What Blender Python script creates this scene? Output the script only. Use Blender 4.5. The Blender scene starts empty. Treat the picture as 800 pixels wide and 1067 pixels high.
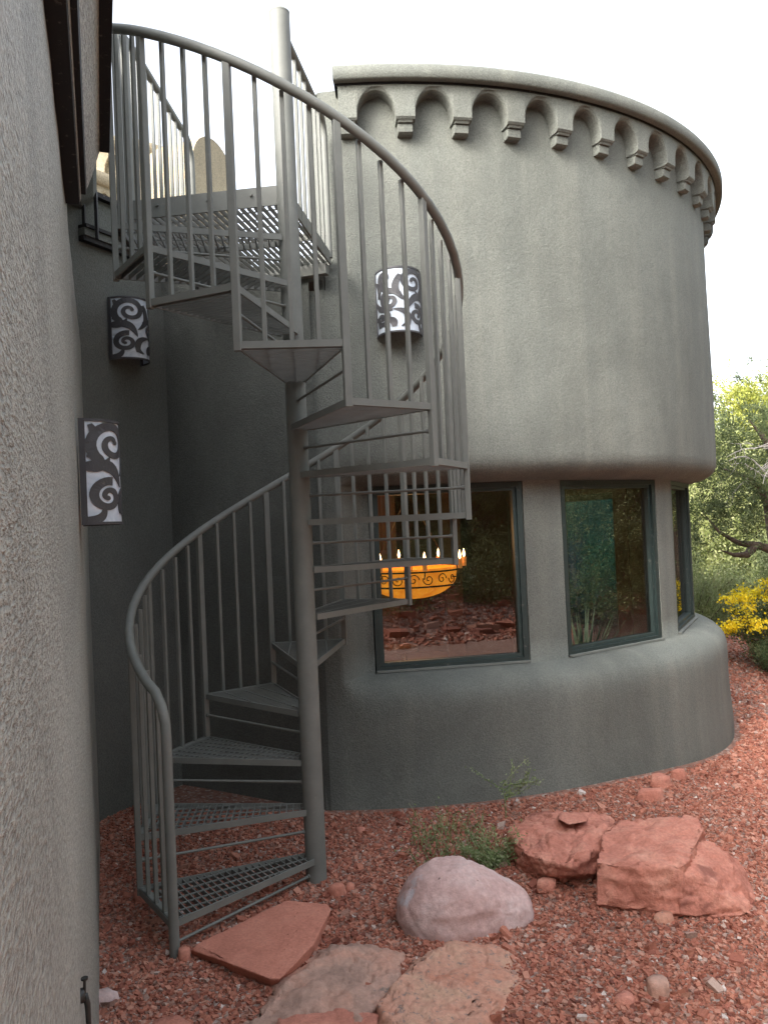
import bpy, bmesh, math, random
import numpy as np
from math import sin, cos, pi, radians, sqrt, atan2, hypot
from mathutils import Vector, noise
random.seed(7); rng = np.random.default_rng(7)
sc = bpy.context.scene; COL = sc.collection
H = 1.6576                      # eye height: every z below written with H+ is relative to the eye
HX, HY = -0.397, 3.87           # centre pole of the stair
TX, TY = -0.02, 7.836           # centre of the round tower

# ------------------------------------------------------------------ materials
def new_mat(name):
    m = bpy.data.materials.new(name); m.use_nodes = True
    nt = m.node_tree; nt.nodes.clear()
    out = nt.nodes.new('ShaderNodeOutputMaterial')
    b = nt.nodes.new('ShaderNodeBsdfPrincipled')
    nt.links.new(b.outputs[0], out.inputs[0])
    return m, nt, b, out
def N(nt, t, **kw):
    n = nt.nodes.new(t)
    for k, v in kw.items():
        if k in n.inputs: n.inputs[k].default_value = v
        else: setattr(n, k, v)
    return n
def ramp(nt, src, stops):
    r = nt.nodes.new('ShaderNodeValToRGB'); cr = r.color_ramp
    while len(cr.elements) < len(stops): cr.elements.new(0.5)
    for e, (p, c) in zip(cr.elements, stops):
        e.position = p; e.color = (*c, 1) if len(c) == 3 else c
    nt.links.new(src, r.inputs[0]); return r
def mixc(nt, fac, a, b, mode='MIX'):
    m = nt.nodes.new('ShaderNodeMix'); m.data_type = 'RGBA'; m.blend_type = mode
    for s, v in ((0, fac), (6, a), (7, b)):
        if hasattr(v, 'node'): nt.links.new(v, m.inputs[s])
        elif s == 0: m.inputs[0].default_value = v
        else: m.inputs[s].default_value = (*v, 1)
    return m.outputs[2]
def tex(nt, scale, detail=4, rough=.55, vec=None, dist=0):
    n = N(nt, 'ShaderNodeTexNoise', Scale=scale, Detail=detail, Roughness=rough, Distortion=dist)
    if vec is None:
        g = nt.nodes.new('ShaderNodeNewGeometry'); vec = g.outputs['Position']
    nt.links.new(vec, n.inputs['Vector']); return n.outputs['Fac']
def scaled_pos(nt, s):
    g = nt.nodes.new('ShaderNodeNewGeometry'); m = nt.nodes.new('ShaderNodeMapping'); m.inputs['Scale'].default_value = s
    nt.links.new(g.outputs['Position'], m.inputs['Vector']); return m.outputs[0]
def bump(nt, b, h, strength, dist):
    n = N(nt, 'ShaderNodeBump', Strength=strength, Distance=dist)
    nt.links.new(h, n.inputs['Height'])
    if b.inputs['Normal'].is_linked: nt.links.new(b.inputs['Normal'].links[0].from_socket, n.inputs['Normal'])
    nt.links.new(n.outputs[0], b.inputs['Normal'])

def stucco(name, c1, c2, grain=140, depth=.004, streak=.35, tint=(.2, .17, .12), an=None, sp=.26):
    m, nt, b, _ = new_mat(name)
    blot = tex(nt, 1.3, 6, .6)
    base = mixc(nt, blot, c1, c2)
    st = ramp(nt, tex(nt, 1, 5, .6, scaled_pos(nt, (5, 5, .35))), [(.45, (0, 0, 0)), (.75, (1, 1, 1))])
    mul = N(nt, 'ShaderNodeMath', operation='MULTIPLY'); nt.links.new(st.outputs[0], mul.inputs[0]); mul.inputs[1].default_value = streak
    base = mixc(nt, mul.outputs[0], base, tint)
    pt_ = ramp(nt, tex(nt, .55, 7, .7, None, .6), [(.42, (.86, .86, .86)), (.6, (1.1, 1.1, 1.1))]); base = mixc(nt, 1, base, pt_.outputs[0], 'MULTIPLY')
    gr = tex(nt, grain, 3, .6, scaled_pos(nt, an) if an else None)
    g2 = ramp(nt, gr, [(.33, (1 - sp, 1 - sp, 1 - sp)), (.67, (1 + sp * .7,) * 3)])
    base = mixc(nt, 1, base, g2.outputs[0], 'MULTIPLY')
    nt.links.new(base, b.inputs['Base Color']); b.inputs['Roughness'].default_value = .9
    bump(nt, b, gr, .9, depth); bump(nt, b, tex(nt, grain * .22, 4, .6, scaled_pos(nt, an) if an else None), .35, depth * 1.4); bump(nt, b, tex(nt, 5, 3), .5, .012)
    return m
M = {}
M['stucco'] = stucco('stucco_tower', (.163, .173, .154), (.122, .131, .117), 120, .0045, .6, (.205, .21, .18))
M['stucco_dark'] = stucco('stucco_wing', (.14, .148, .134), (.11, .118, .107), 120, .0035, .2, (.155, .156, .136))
M['stucco_rough'] = stucco('stucco_rough', (.4, .405, .36), (.33, .335, .298), 170, .014, .3, (.38, .385, .34), (.3, .3, 1), .45)
for _n in M['stucco_rough'].node_tree.nodes:
    if _n.type == 'BSDF_PRINCIPLED': _n.inputs['Roughness'].default_value = .55
M['stucco_cream'] = stucco('stucco_cream', (.33, .28, .19), (.3, .25, .17), 60, .008, .2, (.42, .37, .27))

def metal(name, col, rough=.5, spec=.5):
    m, nt, b, _ = new_mat(name)
    t = ramp(nt, tex(nt, 9, 5, .65), [(.3, tuple(c * .86 for c in col)), (.7, tuple(c * 1.1 for c in col))])
    dust = ramp(nt, tex(nt, 38, 6, .75), [(.6, (0, 0, 0)), (.7, (.5, .5, .5))])
    c = mixc(nt, dust.outputs[0], t.outputs[0], (.25, .23, .2))
    nt.links.new(c, b.inputs['Base Color']); b.inputs['Roughness'].default_value = rough
    b.inputs['Specular IOR Level'].default_value = spec
    bump(nt, b, tex(nt, 60, 3), .15, .001)
    return m
M['steel'] = metal('painted_steel', (.165, .172, .156), .62)
M['steel_grate'] = metal('painted_grating', (.15, .156, .143), .6)
M['black'] = metal('black_metal', (.012, .011, .012), .6, .3)
M['scroll'] = metal('scroll_metal', (.06, .06, .066), .42)
M['frame'] = metal('window_frame_paint', (.022, .036, .034), .5)
M['frame_in'] = metal('window_sash_paint', (.03, .048, .045), .5)
M['chrome'], _nt, _b, _ = new_mat('chrome'); _b.inputs['Metallic'].default_value = 1; _b.inputs['Roughness'].default_value = .2; _b.inputs['Base Color'].default_value = (.7, .7, .7, 1)
M['faucet'] = metal('faucet_metal', (.02, .02, .018), .5)

def glass_mat():
    m, nt, b, out = new_mat('window_glass'); nt.nodes.remove(b)
    tr = N(nt, 'ShaderNodeBsdfTransparent'); tr.inputs[0].default_value = (.5, .48, .43, 1)
    gl = N(nt, 'ShaderNodeBsdfGlossy'); gl.inputs['Roughness'].default_value = .004; gl.inputs[0].default_value = (.95, .95, .95, 1)
    fr = N(nt, 'ShaderNodeFresnel'); fr.inputs[0].default_value = 2.35
    mx = N(nt, 'ShaderNodeMixShader'); nt.links.new(fr.outputs[0], mx.inputs[0]); nt.links.new(tr.outputs[0], mx.inputs[1]); nt.links.new(gl.outputs[0], mx.inputs[2])
    w = N(nt, 'ShaderNodeBump', Strength=.25, Distance=.002); nt.links.new(tex(nt, 1.2, 1), w.inputs['Height']); nt.links.new(w.outputs[0], gl.inputs['Normal'])
    nt.links.new(mx.outputs[0], out.inputs[0]); return m
M['glass'] = glass_mat()
def teal_glass():
    m, nt, b, out = new_mat('teal_glass'); nt.nodes.remove(b)
    tr = N(nt, 'ShaderNodeBsdfTransparent'); tr.inputs[0].default_value = (.006, .06, .11, 1)
    gl = N(nt, 'ShaderNodeBsdfGlossy'); gl.inputs['Roughness'].default_value = .02
    mx = N(nt, 'ShaderNodeMixShader'); mx.inputs[0].default_value = .08; nt.links.new(tr.outputs[0], mx.inputs[1]); nt.links.new(gl.outputs[0], mx.inputs[2]); nt.links.new(mx.outputs[0], out.inputs[0]); return m
M['teal_glass'] = teal_glass()
def shade_mat():
    m, nt, b, _ = new_mat('mica_shade')
    r = ramp(nt, tex(nt, 14, 6, .7, None, 1.2), [(.3, (.46, .53, .62)), (.7, (.7, .76, .82))])
    nt.links.new(r.outputs[0], b.inputs['Base Color']); b.inputs['Roughness'].default_value = .28
    b.inputs['Subsurface Weight'].default_value = .0
    return m
M['mica'] = shade_mat()
def plain(name, col, rough=.7, var=.15, scale=8, bmp=None):
    m, nt, b, _ = new_mat(name)
    r = ramp(nt, tex(nt, scale, 5, .6), [(.3, tuple(c * (1 - var) for c in col)), (.7, tuple(c * (1 + var) for c in col))])
    nt.links.new(r.outputs[0], b.inputs['Base Color']); b.inputs['Roughness'].default_value = rough
    if bmp: bump(nt, b, tex(nt, bmp[0], 5, .65), 1, bmp[1])
    return m
M['inner_wall'] = plain('inner_plaster', (.09, .05, .03), .8)
M['inner_floor'] = plain('inner_floor_tile', (.5, .25, .1), .4)
M['teal'] = plain('teal_paint', (.03, .24, .24), .5, .35, 5)
M['wood'] = plain('dark_wood', (.12, .06, .03), .5, .3, 3)
M['roof'] = plain('roof_felt', (.2, .19, .17), .9)
def emit(name, col, strength, mottled=False):
    m, nt, b, _ = new_mat(name)
    b.inputs['Base Color'].default_value = (*col, 1)
    if mottled:
        r = ramp(nt, tex(nt, 9, 5, .6, None, 1), [(.35, tuple(c * .75 for c in col)), (.65, tuple(min(1, c * 1.3) for c in col))])
        nt.links.new(r.outputs[0], b.inputs['Emission Color'])
    else: b.inputs['Emission Color'].default_value = (*col, 1)
    b.inputs['Emission Strength'].default_value = strength
    return m
M['alabaster'] = emit('lit_alabaster', (1, .3, .022), .32, True)
M['flame'] = emit('lit_bulb', (1, .62, .3), 4)
M['candle'] = emit('candle_sleeve', (1, .4, .1), .12)

def rockm(name, stops, scale=6, fine=60, depth=.012, rough=.92, spots=None):
    m, nt, b, _ = new_mat(name)
    r = ramp(nt, tex(nt, scale, 8, .65, None, .4), stops); c = r.outputs[0]
    f = ramp(nt, tex(nt, fine, 4, .7), [(.3, (.82, .82, .82)), (.7, (1.15, 1.15, 1.15))])
    c = mixc(nt, 1, c, f.outputs[0], 'MULTIPLY')
    if spots:
        s = ramp(nt, tex(nt, spots[0], 6, .7), [(spots[1], (0, 0, 0)), (spots[1] + .07, (1, 1, 1))])
        c = mixc(nt, s.outputs[0], c, spots[2])
    nt.links.new(c, b.inputs['Base Color']); b.inputs['Roughness'].default_value = rough
    b.inputs['Specular IOR Level'].default_value = .25
    bump(nt, b, tex(nt, fine * 1.5, 5, .7), .8, depth * .3); bump(nt, b, tex(nt, scale * 2.2, 7, .7), 1, depth)
    return m
M['rock_red'] = rockm('red_sandstone', [(.3, (.4, .155, .11)), (.5, (.52, .215, .155)), (.7, (.6, .3, .22))], 6, 60, .014, .92, (3.2, .58, (.3, .12, .09)))
M['rock_pink'] = rockm('pale_pink_stone', [(.3, (.46, .29, .26)), (.5, (.54, .37, .34)), (.7, (.62, .5, .48))], 4, 45, .008, .85, (3.5, .62, (.5, .46, .48)))
M['rock_slab'] = rockm('flat_red_slab', [(.3, (.42, .165, .115)), (.5, (.5, .2, .14)), (.7, (.55, .24, .17))], 5, 90, .004, .9, (7, .72, (.3, .15, .11)))
M['rock_grey'] = rockm('greyish_slab', [(.3, (.26, .17, .135)), (.5, (.43, .27, .21)), (.7, (.54, .27, .19))], 4, 50, .012, .9, (11, .62, (.22, .17, .14)))
M['rock_lichen'] = rockm('lichen_slab', [(.3, (.46, .19, .12)), (.5, (.52, .28, .2)), (.7, (.5, .32, .22))], 6, 50, .012, .9, (38, .56, (.26, .19, .16)))

def gravel_ground():
    m, nt, b, _ = new_mat('red_gravel_soil')
    g = nt.nodes.new('ShaderNodeNewGeometry')
    v = N(nt, 'ShaderNodeTexVoronoi', Scale=60.0, Randomness=1.0); nt.links.new(g.outputs['Position'], v.inputs['Vector'])
    sep = nt.nodes.new('ShaderNodeSeparateColor'); nt.links.new(v.outputs['Color'], sep.inputs[0])
    r = ramp(nt, sep.outputs[0], [(0, (.15, .068, .048)), (.3, (.23, .11, .08)), (.6, (.28, .145, .105)), (.85, (.23, .15, .125)), (.93, (.36, .3, .26))])
    big = ramp(nt, tex(nt, .9, 4), [(.35, (.8, .75, .72)), (.7, (1.15, 1.15, 1.15))])
    c = mixc(nt, 1, r.outputs[0], big.outputs[0], 'MULTIPLY')
    nt.links.new(c, b.inputs['Base Color']); b.inputs['Roughness'].default_value = .95
    inv = N(nt, 'ShaderNodeMath', operation='SUBTRACT'); inv.inputs[0].default_value = 1; nt.links.new(v.outputs['Distance'], inv.inputs[1])
    bump(nt, b, inv.outputs[0], .8, .01)
    return m
M['ground'] = gravel_ground()
def chips_mat():
    m, nt, b, _ = new_mat('red_gravel_chips')
    g = nt.nodes.new('ShaderNodeNewGeometry')
    r = ramp(nt, g.outputs['Random Per Island'], [(0, (.16, .058, .042)), (.15, (.34, .122, .082)), (.35, (.43, .18, .12)), (.5, (.29, .108, .072)), (.65, (.41, .165, .11)), (.8, (.48, .25, .18)), (.93, (.29, .18, .145)), (.982, (.46, .33, .27)), (.998, (.6, .54, .5))])
    r.color_ramp.interpolation = 'LINEAR'
    f = ramp(nt, tex(nt, 150, 3), [(.3, (.8, .8, .8)), (.7, (1.15, 1.15, 1.15))])
    big = ramp(nt, tex(nt, .9, 4), [(.35, (.85, .8, .78)), (.7, (1.12, 1.12, 1.12))])
    c = mixc(nt, 1, r.outputs[0], f.outputs[0], 'MULTIPLY'); c = mixc(nt, 1, c, big.outputs[0], 'MULTIPLY')
    nt.links.new(c, b.inputs['Base Color']); b.inputs['Roughness'].default_value = .9; b.inputs['Specular IOR Level'].default_value = .3
    return m
M['chips'] = chips_mat()
def leafm(name, stops, transl=.35):
    m, nt, b, out = new_mat(name)
    g = nt.nodes.new('ShaderNodeNewGeometry')
    r = ramp(nt, g.outputs['Random Per Island'], [(i / max(1, len(stops) - 1), s) for i, s in enumerate(stops)])
    cl = ramp(nt, tex(nt, 1.8, 3), [(.35, (.7, .72, .7)), (.65, (1.25, 1.2, 1.1))])
    c = mixc(nt, 1, r.outputs[0], cl.outputs[0], 'MULTIPLY')
    nt.links.new(c, b.inputs['Base Color']); b.inputs['Roughness'].default_value = .6
    t = nt.nodes.new('ShaderNodeBsdfTranslucent'); nt.links.new(c, t.inputs[0])
    mx = nt.nodes.new('ShaderNodeMixShader'); mx.inputs[0].default_value = transl
    nt.links.new(b.outputs[0], mx.inputs[1]); nt.links.new(t.outputs[0], mx.inputs[2]); nt.links.new(mx.outputs[0], out.inputs[0])
    return m
M['juniper'] = leafm('juniper_leaf', [(.055, .08, .032), (.12, .16, .062), (.19, .225, .1)])
M['juniper_light'] = leafm('light_juniper_leaf', [(.2, .24, .05), (.3, .34, .07), (.4, .4, .11)])
M['shrub'] = leafm('pale_shrub_leaf', [(.15, .2, .08), (.24, .29, .13), (.3, .33, .19)])
M['dark_shrub'] = leafm('dark_shrub_leaf', [(.05, .08, .03), (.1, .14, .06), (.17, .19, .1)])
M['far_leaf'] = leafm('far_leaf', [(.26, .32, .12), (.38, .43, .19), (.46, .48, .27)])
M['hill_leaf'] = leafm('slope_leaf', [(.08, .1, .035), (.15, .17, .065), (.24, .23, .1)], .3)
M['yellow'] = leafm('yellow_flower', [(.85, .62, .01), (.9, .72, .02), (.9, .76, .08)])
M['weed'] = leafm('weed_leaf', [(.14, .22, .08), (.25, .33, .15), (.34, .38, .24)])
M['bark'] = plain('juniper_bark', (.09, .065, .05), .9, .4, 12, (40, .01))
M['dead'] = plain('dead_twig', (.42, .39, .36), .9, .3, 12)
M['yucca'] = leafm('yucca_leaf', [(.12, .17, .09), (.22, .27, .16)], .1)

# ------------------------------------------------------------------ mesh helpers
def link(o, parent=None):
    COL.objects.link(o)
    if parent is not None: o.parent = parent
    return o
def tag(o, label=None, cat=None, group=None, kind=None):
    if label: o['label'] = label
    if cat: o['category'] = cat
    if group: o['group'] = group
    if kind: o['kind'] = kind
    return o
def empty(name, loc, label, cat, group=None):
    o = bpy.data.objects.new(name, None); o.location = loc; o.empty_display_size = .1
    COL.objects.link(o); return tag(o, label, cat, group)
class MB:
    def __init__(s): s.v = []; s.f = []; s.sm = []
    def add(s, vs, fs, smooth=False):
        k = len(s.v); s.v += [tuple(v) for v in vs]; s.f += [tuple(i + k for i in f) for f in fs]; s.sm += [smooth] * len(fs)
    def box(s, a, b):
        (x0, y0, z0), (x1, y1, z1) = a, b
        s.add([(x0, y0, z0), (x1, y0, z0), (x1, y1, z0), (x0, y1, z0), (x0, y0, z1), (x1, y0, z1), (x1, y1, z1), (x0, y1, z1)],
              [(0, 3, 2, 1), (4, 5, 6, 7), (0, 1, 5, 4), (1, 2, 6, 5), (2, 3, 7, 6), (3, 0, 4, 7)])
    def bar(s, p, q, w, h, up=(0, 0, 1), bev=0):      # box beam p->q, w sideways, h along up
        p, q = Vector(p), Vector(q); d = (q - p).normalized(); up = Vector(up)
        side = d.cross(up)
        if side.length < 1e-5: side = d.cross(Vector((1, 0, 0)))
        side.normalize(); u2 = side.cross(d).normalized()
        c = [(-1, -1), (1, -1), (1, 1), (-1, 1)]
        if bev: c = [(-1, -1 + 2 * bev), (-1 + 2 * bev, -1), (1 - 2 * bev, -1), (1, -1 + 2 * bev), (1, 1 - 2 * bev), (1 - 2 * bev, 1), (-1 + 2 * bev, 1), (-1, 1 - 2 * bev)]
        n = len(c)
        vs = [e + side * (a * w / 2) + u2 * (b * h / 2) for e in (p, q) for a, b in c]
        s.add(vs, [tuple(range(n - 1, -1, -1)), tuple(range(n, 2 * n))] + [(i, (i + 1) % n, n + (i + 1) % n, n + i) for i in range(n)])
    def tube(s, pts, r, n=10, cap=True):
        pts = [Vector(p) for p in pts]; rs = r if isinstance(r, (list, tuple)) else [r] * len(pts)
        vs = []; prev = None
        for i, p in enumerate(pts):
            d = (pts[min(i + 1, len(pts) - 1)] - pts[max(i - 1, 0)]).normalized()
            if prev is None:
                a = Vector((0, 0, 1)) if abs(d.z) < .9 else Vector((1, 0, 0)); x = d.cross(a).normalized()
            else: x = (prev - d * prev.dot(d)).normalized()
            prev = x; y = d.cross(x)
            for k in range(n):
                t = 2 * pi * k / n; vs.append(p + (x * cos(t) + y * sin(t)) * rs[i])
        fs = [(i * n + k, i * n + (k + 1) % n, (i + 1) * n + (k + 1) % n, (i + 1) * n + k) for i in range(len(pts) - 1) for k in range(n)]
        s.add(vs, fs, True)
        if cap:
            s.add(vs[:n], [tuple(range(n - 1, -1, -1))]); s.add(vs[-n:], [tuple(range(n))])
    def lathe(s, prof, c, a0=0, a1=2 * pi, n=32, smooth=True):
        full = abs(a1 - a0 - 2 * pi) < 1e-6; m = n if full else n + 1
        vs = [(c[0] + r * cos(a0 + (a1 - a0) * i / n), c[1] + r * sin(a0 + (a1 - a0) * i / n), z) for i in range(m) for r, z in prof]
        k = len(prof); fs = []
        for i in range(n):
            j = (i + 1) % m
            for t in range(k - 1): fs.append((i * k + t, j * k + t, j * k + t + 1, i * k + t + 1))
        s.add(vs, fs, smooth)
    def prism(s, poly, z0, z1, smooth=False):
        n = len(poly); vs = [(x, y, z0) for x, y in poly] + [(x, y, z1) for x, y in poly]
        s.add(vs, [tuple(range(n - 1, -1, -1)), tuple(range(n, 2 * n))] + [(i, (i + 1) % n, n + (i + 1) % n, n + i) for i in range(n)], smooth)
    def build(s, name, mat, parent=None, merge=False, base=None, recalc=True):
        me = bpy.data.meshes.new(name)
        vs = s.v
        if parent is not None:
            off = Vector((0, 0, 0)); p = parent
            while p is not None: off += Vector(p.location); p = p.parent
            vs = [(v[0] - off.x, v[1] - off.y, v[2] - off.z) for v in vs]
        elif base is not None:
            vs = [(v[0] - base[0], v[1] - base[1], v[2] - base[2]) for v in vs]
        me.from_pydata(vs, [], s.f); me.polygons.foreach_set('use_smooth', s.sm)
        if merge or recalc:
            bm = bmesh.new(); bm.from_mesh(me)
            if merge: bmesh.ops.remove_doubles(bm, verts=bm.verts, dist=1e-4)
            bmesh.ops.recalc_face_normals(bm, faces=bm.faces); bm.to_mesh(me); bm.free()
        me.update()
        o = bpy.data.objects.new(name, me); me.materials.append(mat); link(o, parent)
        if base is not None and parent is None: o.location = base
        return o
def raw_mesh(name, V, F, mat, parent=None, smooth=False):    # numpy verts (n,3), faces (m,k)
    V = np.asarray(V, np.float32); F = np.asarray(F, np.int32)
    if parent is not None:
        off = Vector((0, 0, 0)); p = parent
        while p is not None: off += Vector(p.location); p = p.parent
        V = V - np.array(off, np.float32)
    me = bpy.data.meshes.new(name); k = F.shape[1]
    me.vertices.add(len(V)); me.vertices.foreach_set('co', V.ravel())
    me.loops.add(F.size); me.loops.foreach_set('vertex_index', F.ravel())
    me.polygons.add(len(F)); me.polygons.foreach_set('loop_start', np.arange(0, F.size, k, dtype=np.int32)); me.polygons.foreach_set('loop_total', np.full(len(F), k, np.int32))
    me.polygons.foreach_set('use_smooth', np.full(len(F), smooth)); me.update(calc_edges=True); me.validate()
    o = bpy.data.objects.new(name, me); me.materials.append(mat); return link(o, parent)
def sst(a, b, x):
    t = max(0, min(1, (x - a) / (b - a))); return t * t * (3 - 2 * t)

# ------------------------------------------------------------------ ground
def terrain(x, y):
    z = 0.0
    back = max(0, -1.4 - y, x - 4.6 - max(0, y - 4) * 1.1)
    z += 4.6 * (1 - math.exp(-back * .075)) * (1 + .22 * noise.noise(Vector((x * .45, y * .45, 8)))) if back > 0 else 0          # the slope behind the viewer
    n = noise.noise(Vector((x * .9, y * .9, 0))) * .02 + noise.noise(Vector((x * .25, y * .25, 3))) * .05
    near = sst(2.0, 6.0, hypot(x - .5, y - 4))
    z += n * (.25 + .7 * near)
    z += .10 * sst(4.6, 8, x) * sst(5, 9, y) - .15 * sst(1.3, 3.0, x) * sst(1.5, 3.5, y)
    return z
def axis(lo, hi, dlo, dhi, step, far):
    a = list(np.arange(dlo, dhi + 1e-6, step)); x = dhi; s = step
    while x < hi: s *= 1.25; x += s; a.append(min(x, hi))
    x = dlo; s = step
    while x > lo: s *= 1.25; x -= s; a.insert(0, max(x, lo))
    return a
ax = axis(-400, 400, -4, 9, .14, 1); ay = axis(-300, 600, -6, 12, .14, 1)
V = np.array([(x, y, terrain(x, y)) for y in ay for x in ax]); nx = len(ax)
F = [(j * nx + i, j * nx + i + 1, (j + 1) * nx + i + 1, (j + 1) * nx + i) for j in range(len(ay) - 1) for i in range(nx - 1)]
tag(raw_mesh('ground', V, F, M['ground'], None, True), kind='structure')

def in_house(x, y):
    r = hypot(x - TX, y - TY)
    if r < 3.09: return True
    if x < -1.784 + .524 * (y - 4.773) and y > 4.5: return True
    if x < -.073 - .35 * y: return True
    if x < -.3 and y > 5.45 - (x + 1.43) * .58: return True
    return False
def scatter_chips(name, n, xr, yr, smin, smax, zoff=0., power=2.2):
    P = []
    while len(P) < n:
        x = random.uniform(*xr); t = random.random(); y = yr[0] + (yr[1] - yr[0]) * t ** 1.35
        if in_house(x, y): continue
        if y > 0 and abs(x) > .62 * y + .8: continue
        P.append((x, y, terrain(x, y)))
    P = np.array(P); n = len(P)
    cube = np.array([(-1, -1, -1), (1, -1, -1), (1, 1, -1), (-1, 1, -1), (-1, -1, 1), (1, -1, 1), (1, 1, 1), (-1, 1, 1)], float)
    s = smin + (smax - smin) * rng.random(n) ** power
    dims = np.stack([s * (.7 + .35 * rng.random(n)), s * (.6 + .35 * rng.random(n)), s * (.32 + .4 * rng.random(n))], 1) * .5
    V = cube[None] * (1 + .62 * (rng.random((n, 8, 3)) - .6)) * dims[:, None]
    a = rng.random(n) * 2 * pi; tx = (rng.random(n) - .5) * 1.1; ty = (rng.random(n) - .5) * 1.1
    V[..., 2] += V[..., 0] * tx[:, None] + V[..., 1] * ty[:, None]
    X = V[..., 0] * np.cos(a)[:, None] - V[..., 1] * np.sin(a)[:, None]; Y = V[..., 0] * np.sin(a)[:, None] + V[..., 1] * np.cos(a)[:, None]
    V[..., 0] = X; V[..., 1] = Y
    V += P[:, None]; V[..., 2] += (s * .16 + zoff)[:, None]
    q = np.array([(0, 3, 2, 1), (4, 5, 6, 7), (0, 1, 5, 4), (1, 2, 6, 5), (2, 3, 7, 6), (3, 0, 4, 7)])
    F = (q[None] + (np.arange(n) * 8)[:, None, None]).reshape(-1, 4)
    return raw_mesh(name, V.reshape(-1, 3), F, M['chips'])
tag(scatter_chips('gravel', 125000, (-2.2, 3.9), (2.3, 7.0), .007, .022), 'crushed red gravel chips covering the ground', 'gravel', kind='stuff')
tag(scatter_chips('coarse_gravel', 1300, (-2.2, 5), (2.4, 9), .022, .055, 0, 4), 'larger angular red stone chips strewn over the fine gravel', 'gravel', kind='stuff')
tag(scatter_chips('gravel', 9000, (.2, 5.5), (-5, -.3), .02, .08, 0, 3), 'red stones covering the ground behind the viewer', 'gravel', kind='stuff')
tag(scatter_chips('far_gravel', 22000, (2, 6.5), (5, 12), .014, .036), 'red gravel spreading beyond the tower towards the shrubs', 'gravel', kind='stuff')

# ------------------------------------------------------------------ round tower
tower = empty('round_tower', (TX, TY, 0), 'grey green stucco round tower with arched cornice and curved band of windows', 'tower')
D = radians
WIN = [(-91.6, -70.8), (-64.9, -44.1), (-38.2, -17.4), (-11.5, 9.3)]
def wall_r(a, z):                    # a in degrees
    w = sst(-95.3, -92.4, a)
    full = 3.04 - .04 * sst(-.1, .8, z)
    if z < .44: ab = 3.04 - .02 * sst(-.1, .3, z)
    elif z < .75: t = (z - .44) / .31; ab = 2.785 + .235 * (1 - t ** 5.0) ** .66
    elif z <= 1.915: ab = 2.785
    elif z < 2.08: t = 1 - (z - 1.915) / .165; ab = 2.79 + .215 * (1 - t ** 3.0) ** .6
    else: ab = 3.005
    return full * (1 - w) + ab * w
DOOR = (17, 43)
zs = [-.32, -.1, .0, .15, .3, .40, .45, .51, .56, .60, .64, .67, .695, .713, .727, .737, .745, .75, .9, 1.1, 1.35, 1.6, 1.8, 1.915, 1.918, 1.925, 1.94, 1.96, 1.99, 2.03, 2.08, 2.3, 2.7, 3.1, 3.5, 3.9, 4.3]
angs = sorted(set([round(x, 3) for x in list(np.arange(-97.6, -91.6, .3)) + list(np.arange(-91.6, 205, 1.0)) + [w for p in WIN + [DOOR] for w in p]]))
mb = MB(); k = len(zs)
def disp(a, z):                      # hand-trowelled unevenness
    p = Vector((cos(D(a)) * 3, sin(D(a)) * 3, z)); return noise.noise(p * 1.3) * .012 + noise.noise(p * 4) * .004
vs = []
for a in angs:
    for z in zs:
        r = wall_r(a, z) + (disp(a, z) if not (.68 < z < 2.0) else disp(a, z) * .35); vs.append((TX + r * cos(D(a)), TY + r * sin(D(a)), z))
fs = []
for i in range(len(angs) - 1):
    am = (angs[i] + angs[i + 1]) / 2; inw = any(p <= am <= q for p, q in WIN)
    for j in range(k - 1):
        zm = (zs[j] + zs[j + 1]) / 2
        if inw and .75 < zm < 1.915: continue
        if DOOR[0] <= am <= DOOR[1] and .05 < zm < 1.915: continue
        if (am < -95.3 or am > 95.3) and zm > 3.1: continue
        fs.append((i * k + j, (i + 1) * k + j, (i + 1) * k + j + 1, i * k + j + 1))
mb.add(vs, fs, True)
mb.build('stucco_wall', M['stucco'], tower)
# reveals round each window opening
mb = MB()
for a0, a1 in WIN:
    n = 16
    for z in (.7505, 1.9145):
        vv = []
        for i in range(n + 1):
            a = D(a0 + (a1 - a0) * i / n)
            for r in (2.79, 2.56): vv.append((TX + r * cos(a), TY + r * sin(a), z))
        mb.add(vv, [(2 * i, 2 * i + 2, 2 * i + 3, 2 * i + 1) for i in range(n)])
    for a in (a0, a1):
        a = D(a); mb.add([(TX + r * cos(a), TY + r * sin(a), z) for r in (2.785, 2.56) for z in (.7505, 1.9145)], [(0, 1, 3, 2)])
mb.build('window_reveal', M['stucco'], tower, recalc=False)
# end face of the high wall beside the stair landing (rounded pier)
mb = MB()
a0 = D(-95.3); x0 = TX + 3.0 * cos(a0); y0 = TY + 3.0 * sin(a0)
prof = [(x0, y0 + .0), (x0 - .03, y0 + .012), (x0 - .05, y0 + .05), (x0 - .05, y0 + .5), (x0 - .05, y0 + 5.95)]
vs = [(x, y, z) for x, y in prof for z in (3.05, 3.6, 4.24, 4.29, 4.31)]
for q in range(len(vs)):
    x, y, z = vs[q]
    if z > 4.3: vs[q] = (x + .05, y + .03, z)
mb.add(vs, [(i * 5 + j, (i + 1) * 5 + j, (i + 1) * 5 + j + 1, i * 5 + j + 1) for i in range(4) for j in range(4)], True)
mb.prism([(x0 - .01, y0 + .03), (x0 + .2, y0 + .02), (x0 + .2, y0 + 5.95), (x0 - .01, y0 + 5.95)], 4.22, 4.308)
mb.build('wall_return', M['stucco'], tower)
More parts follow.
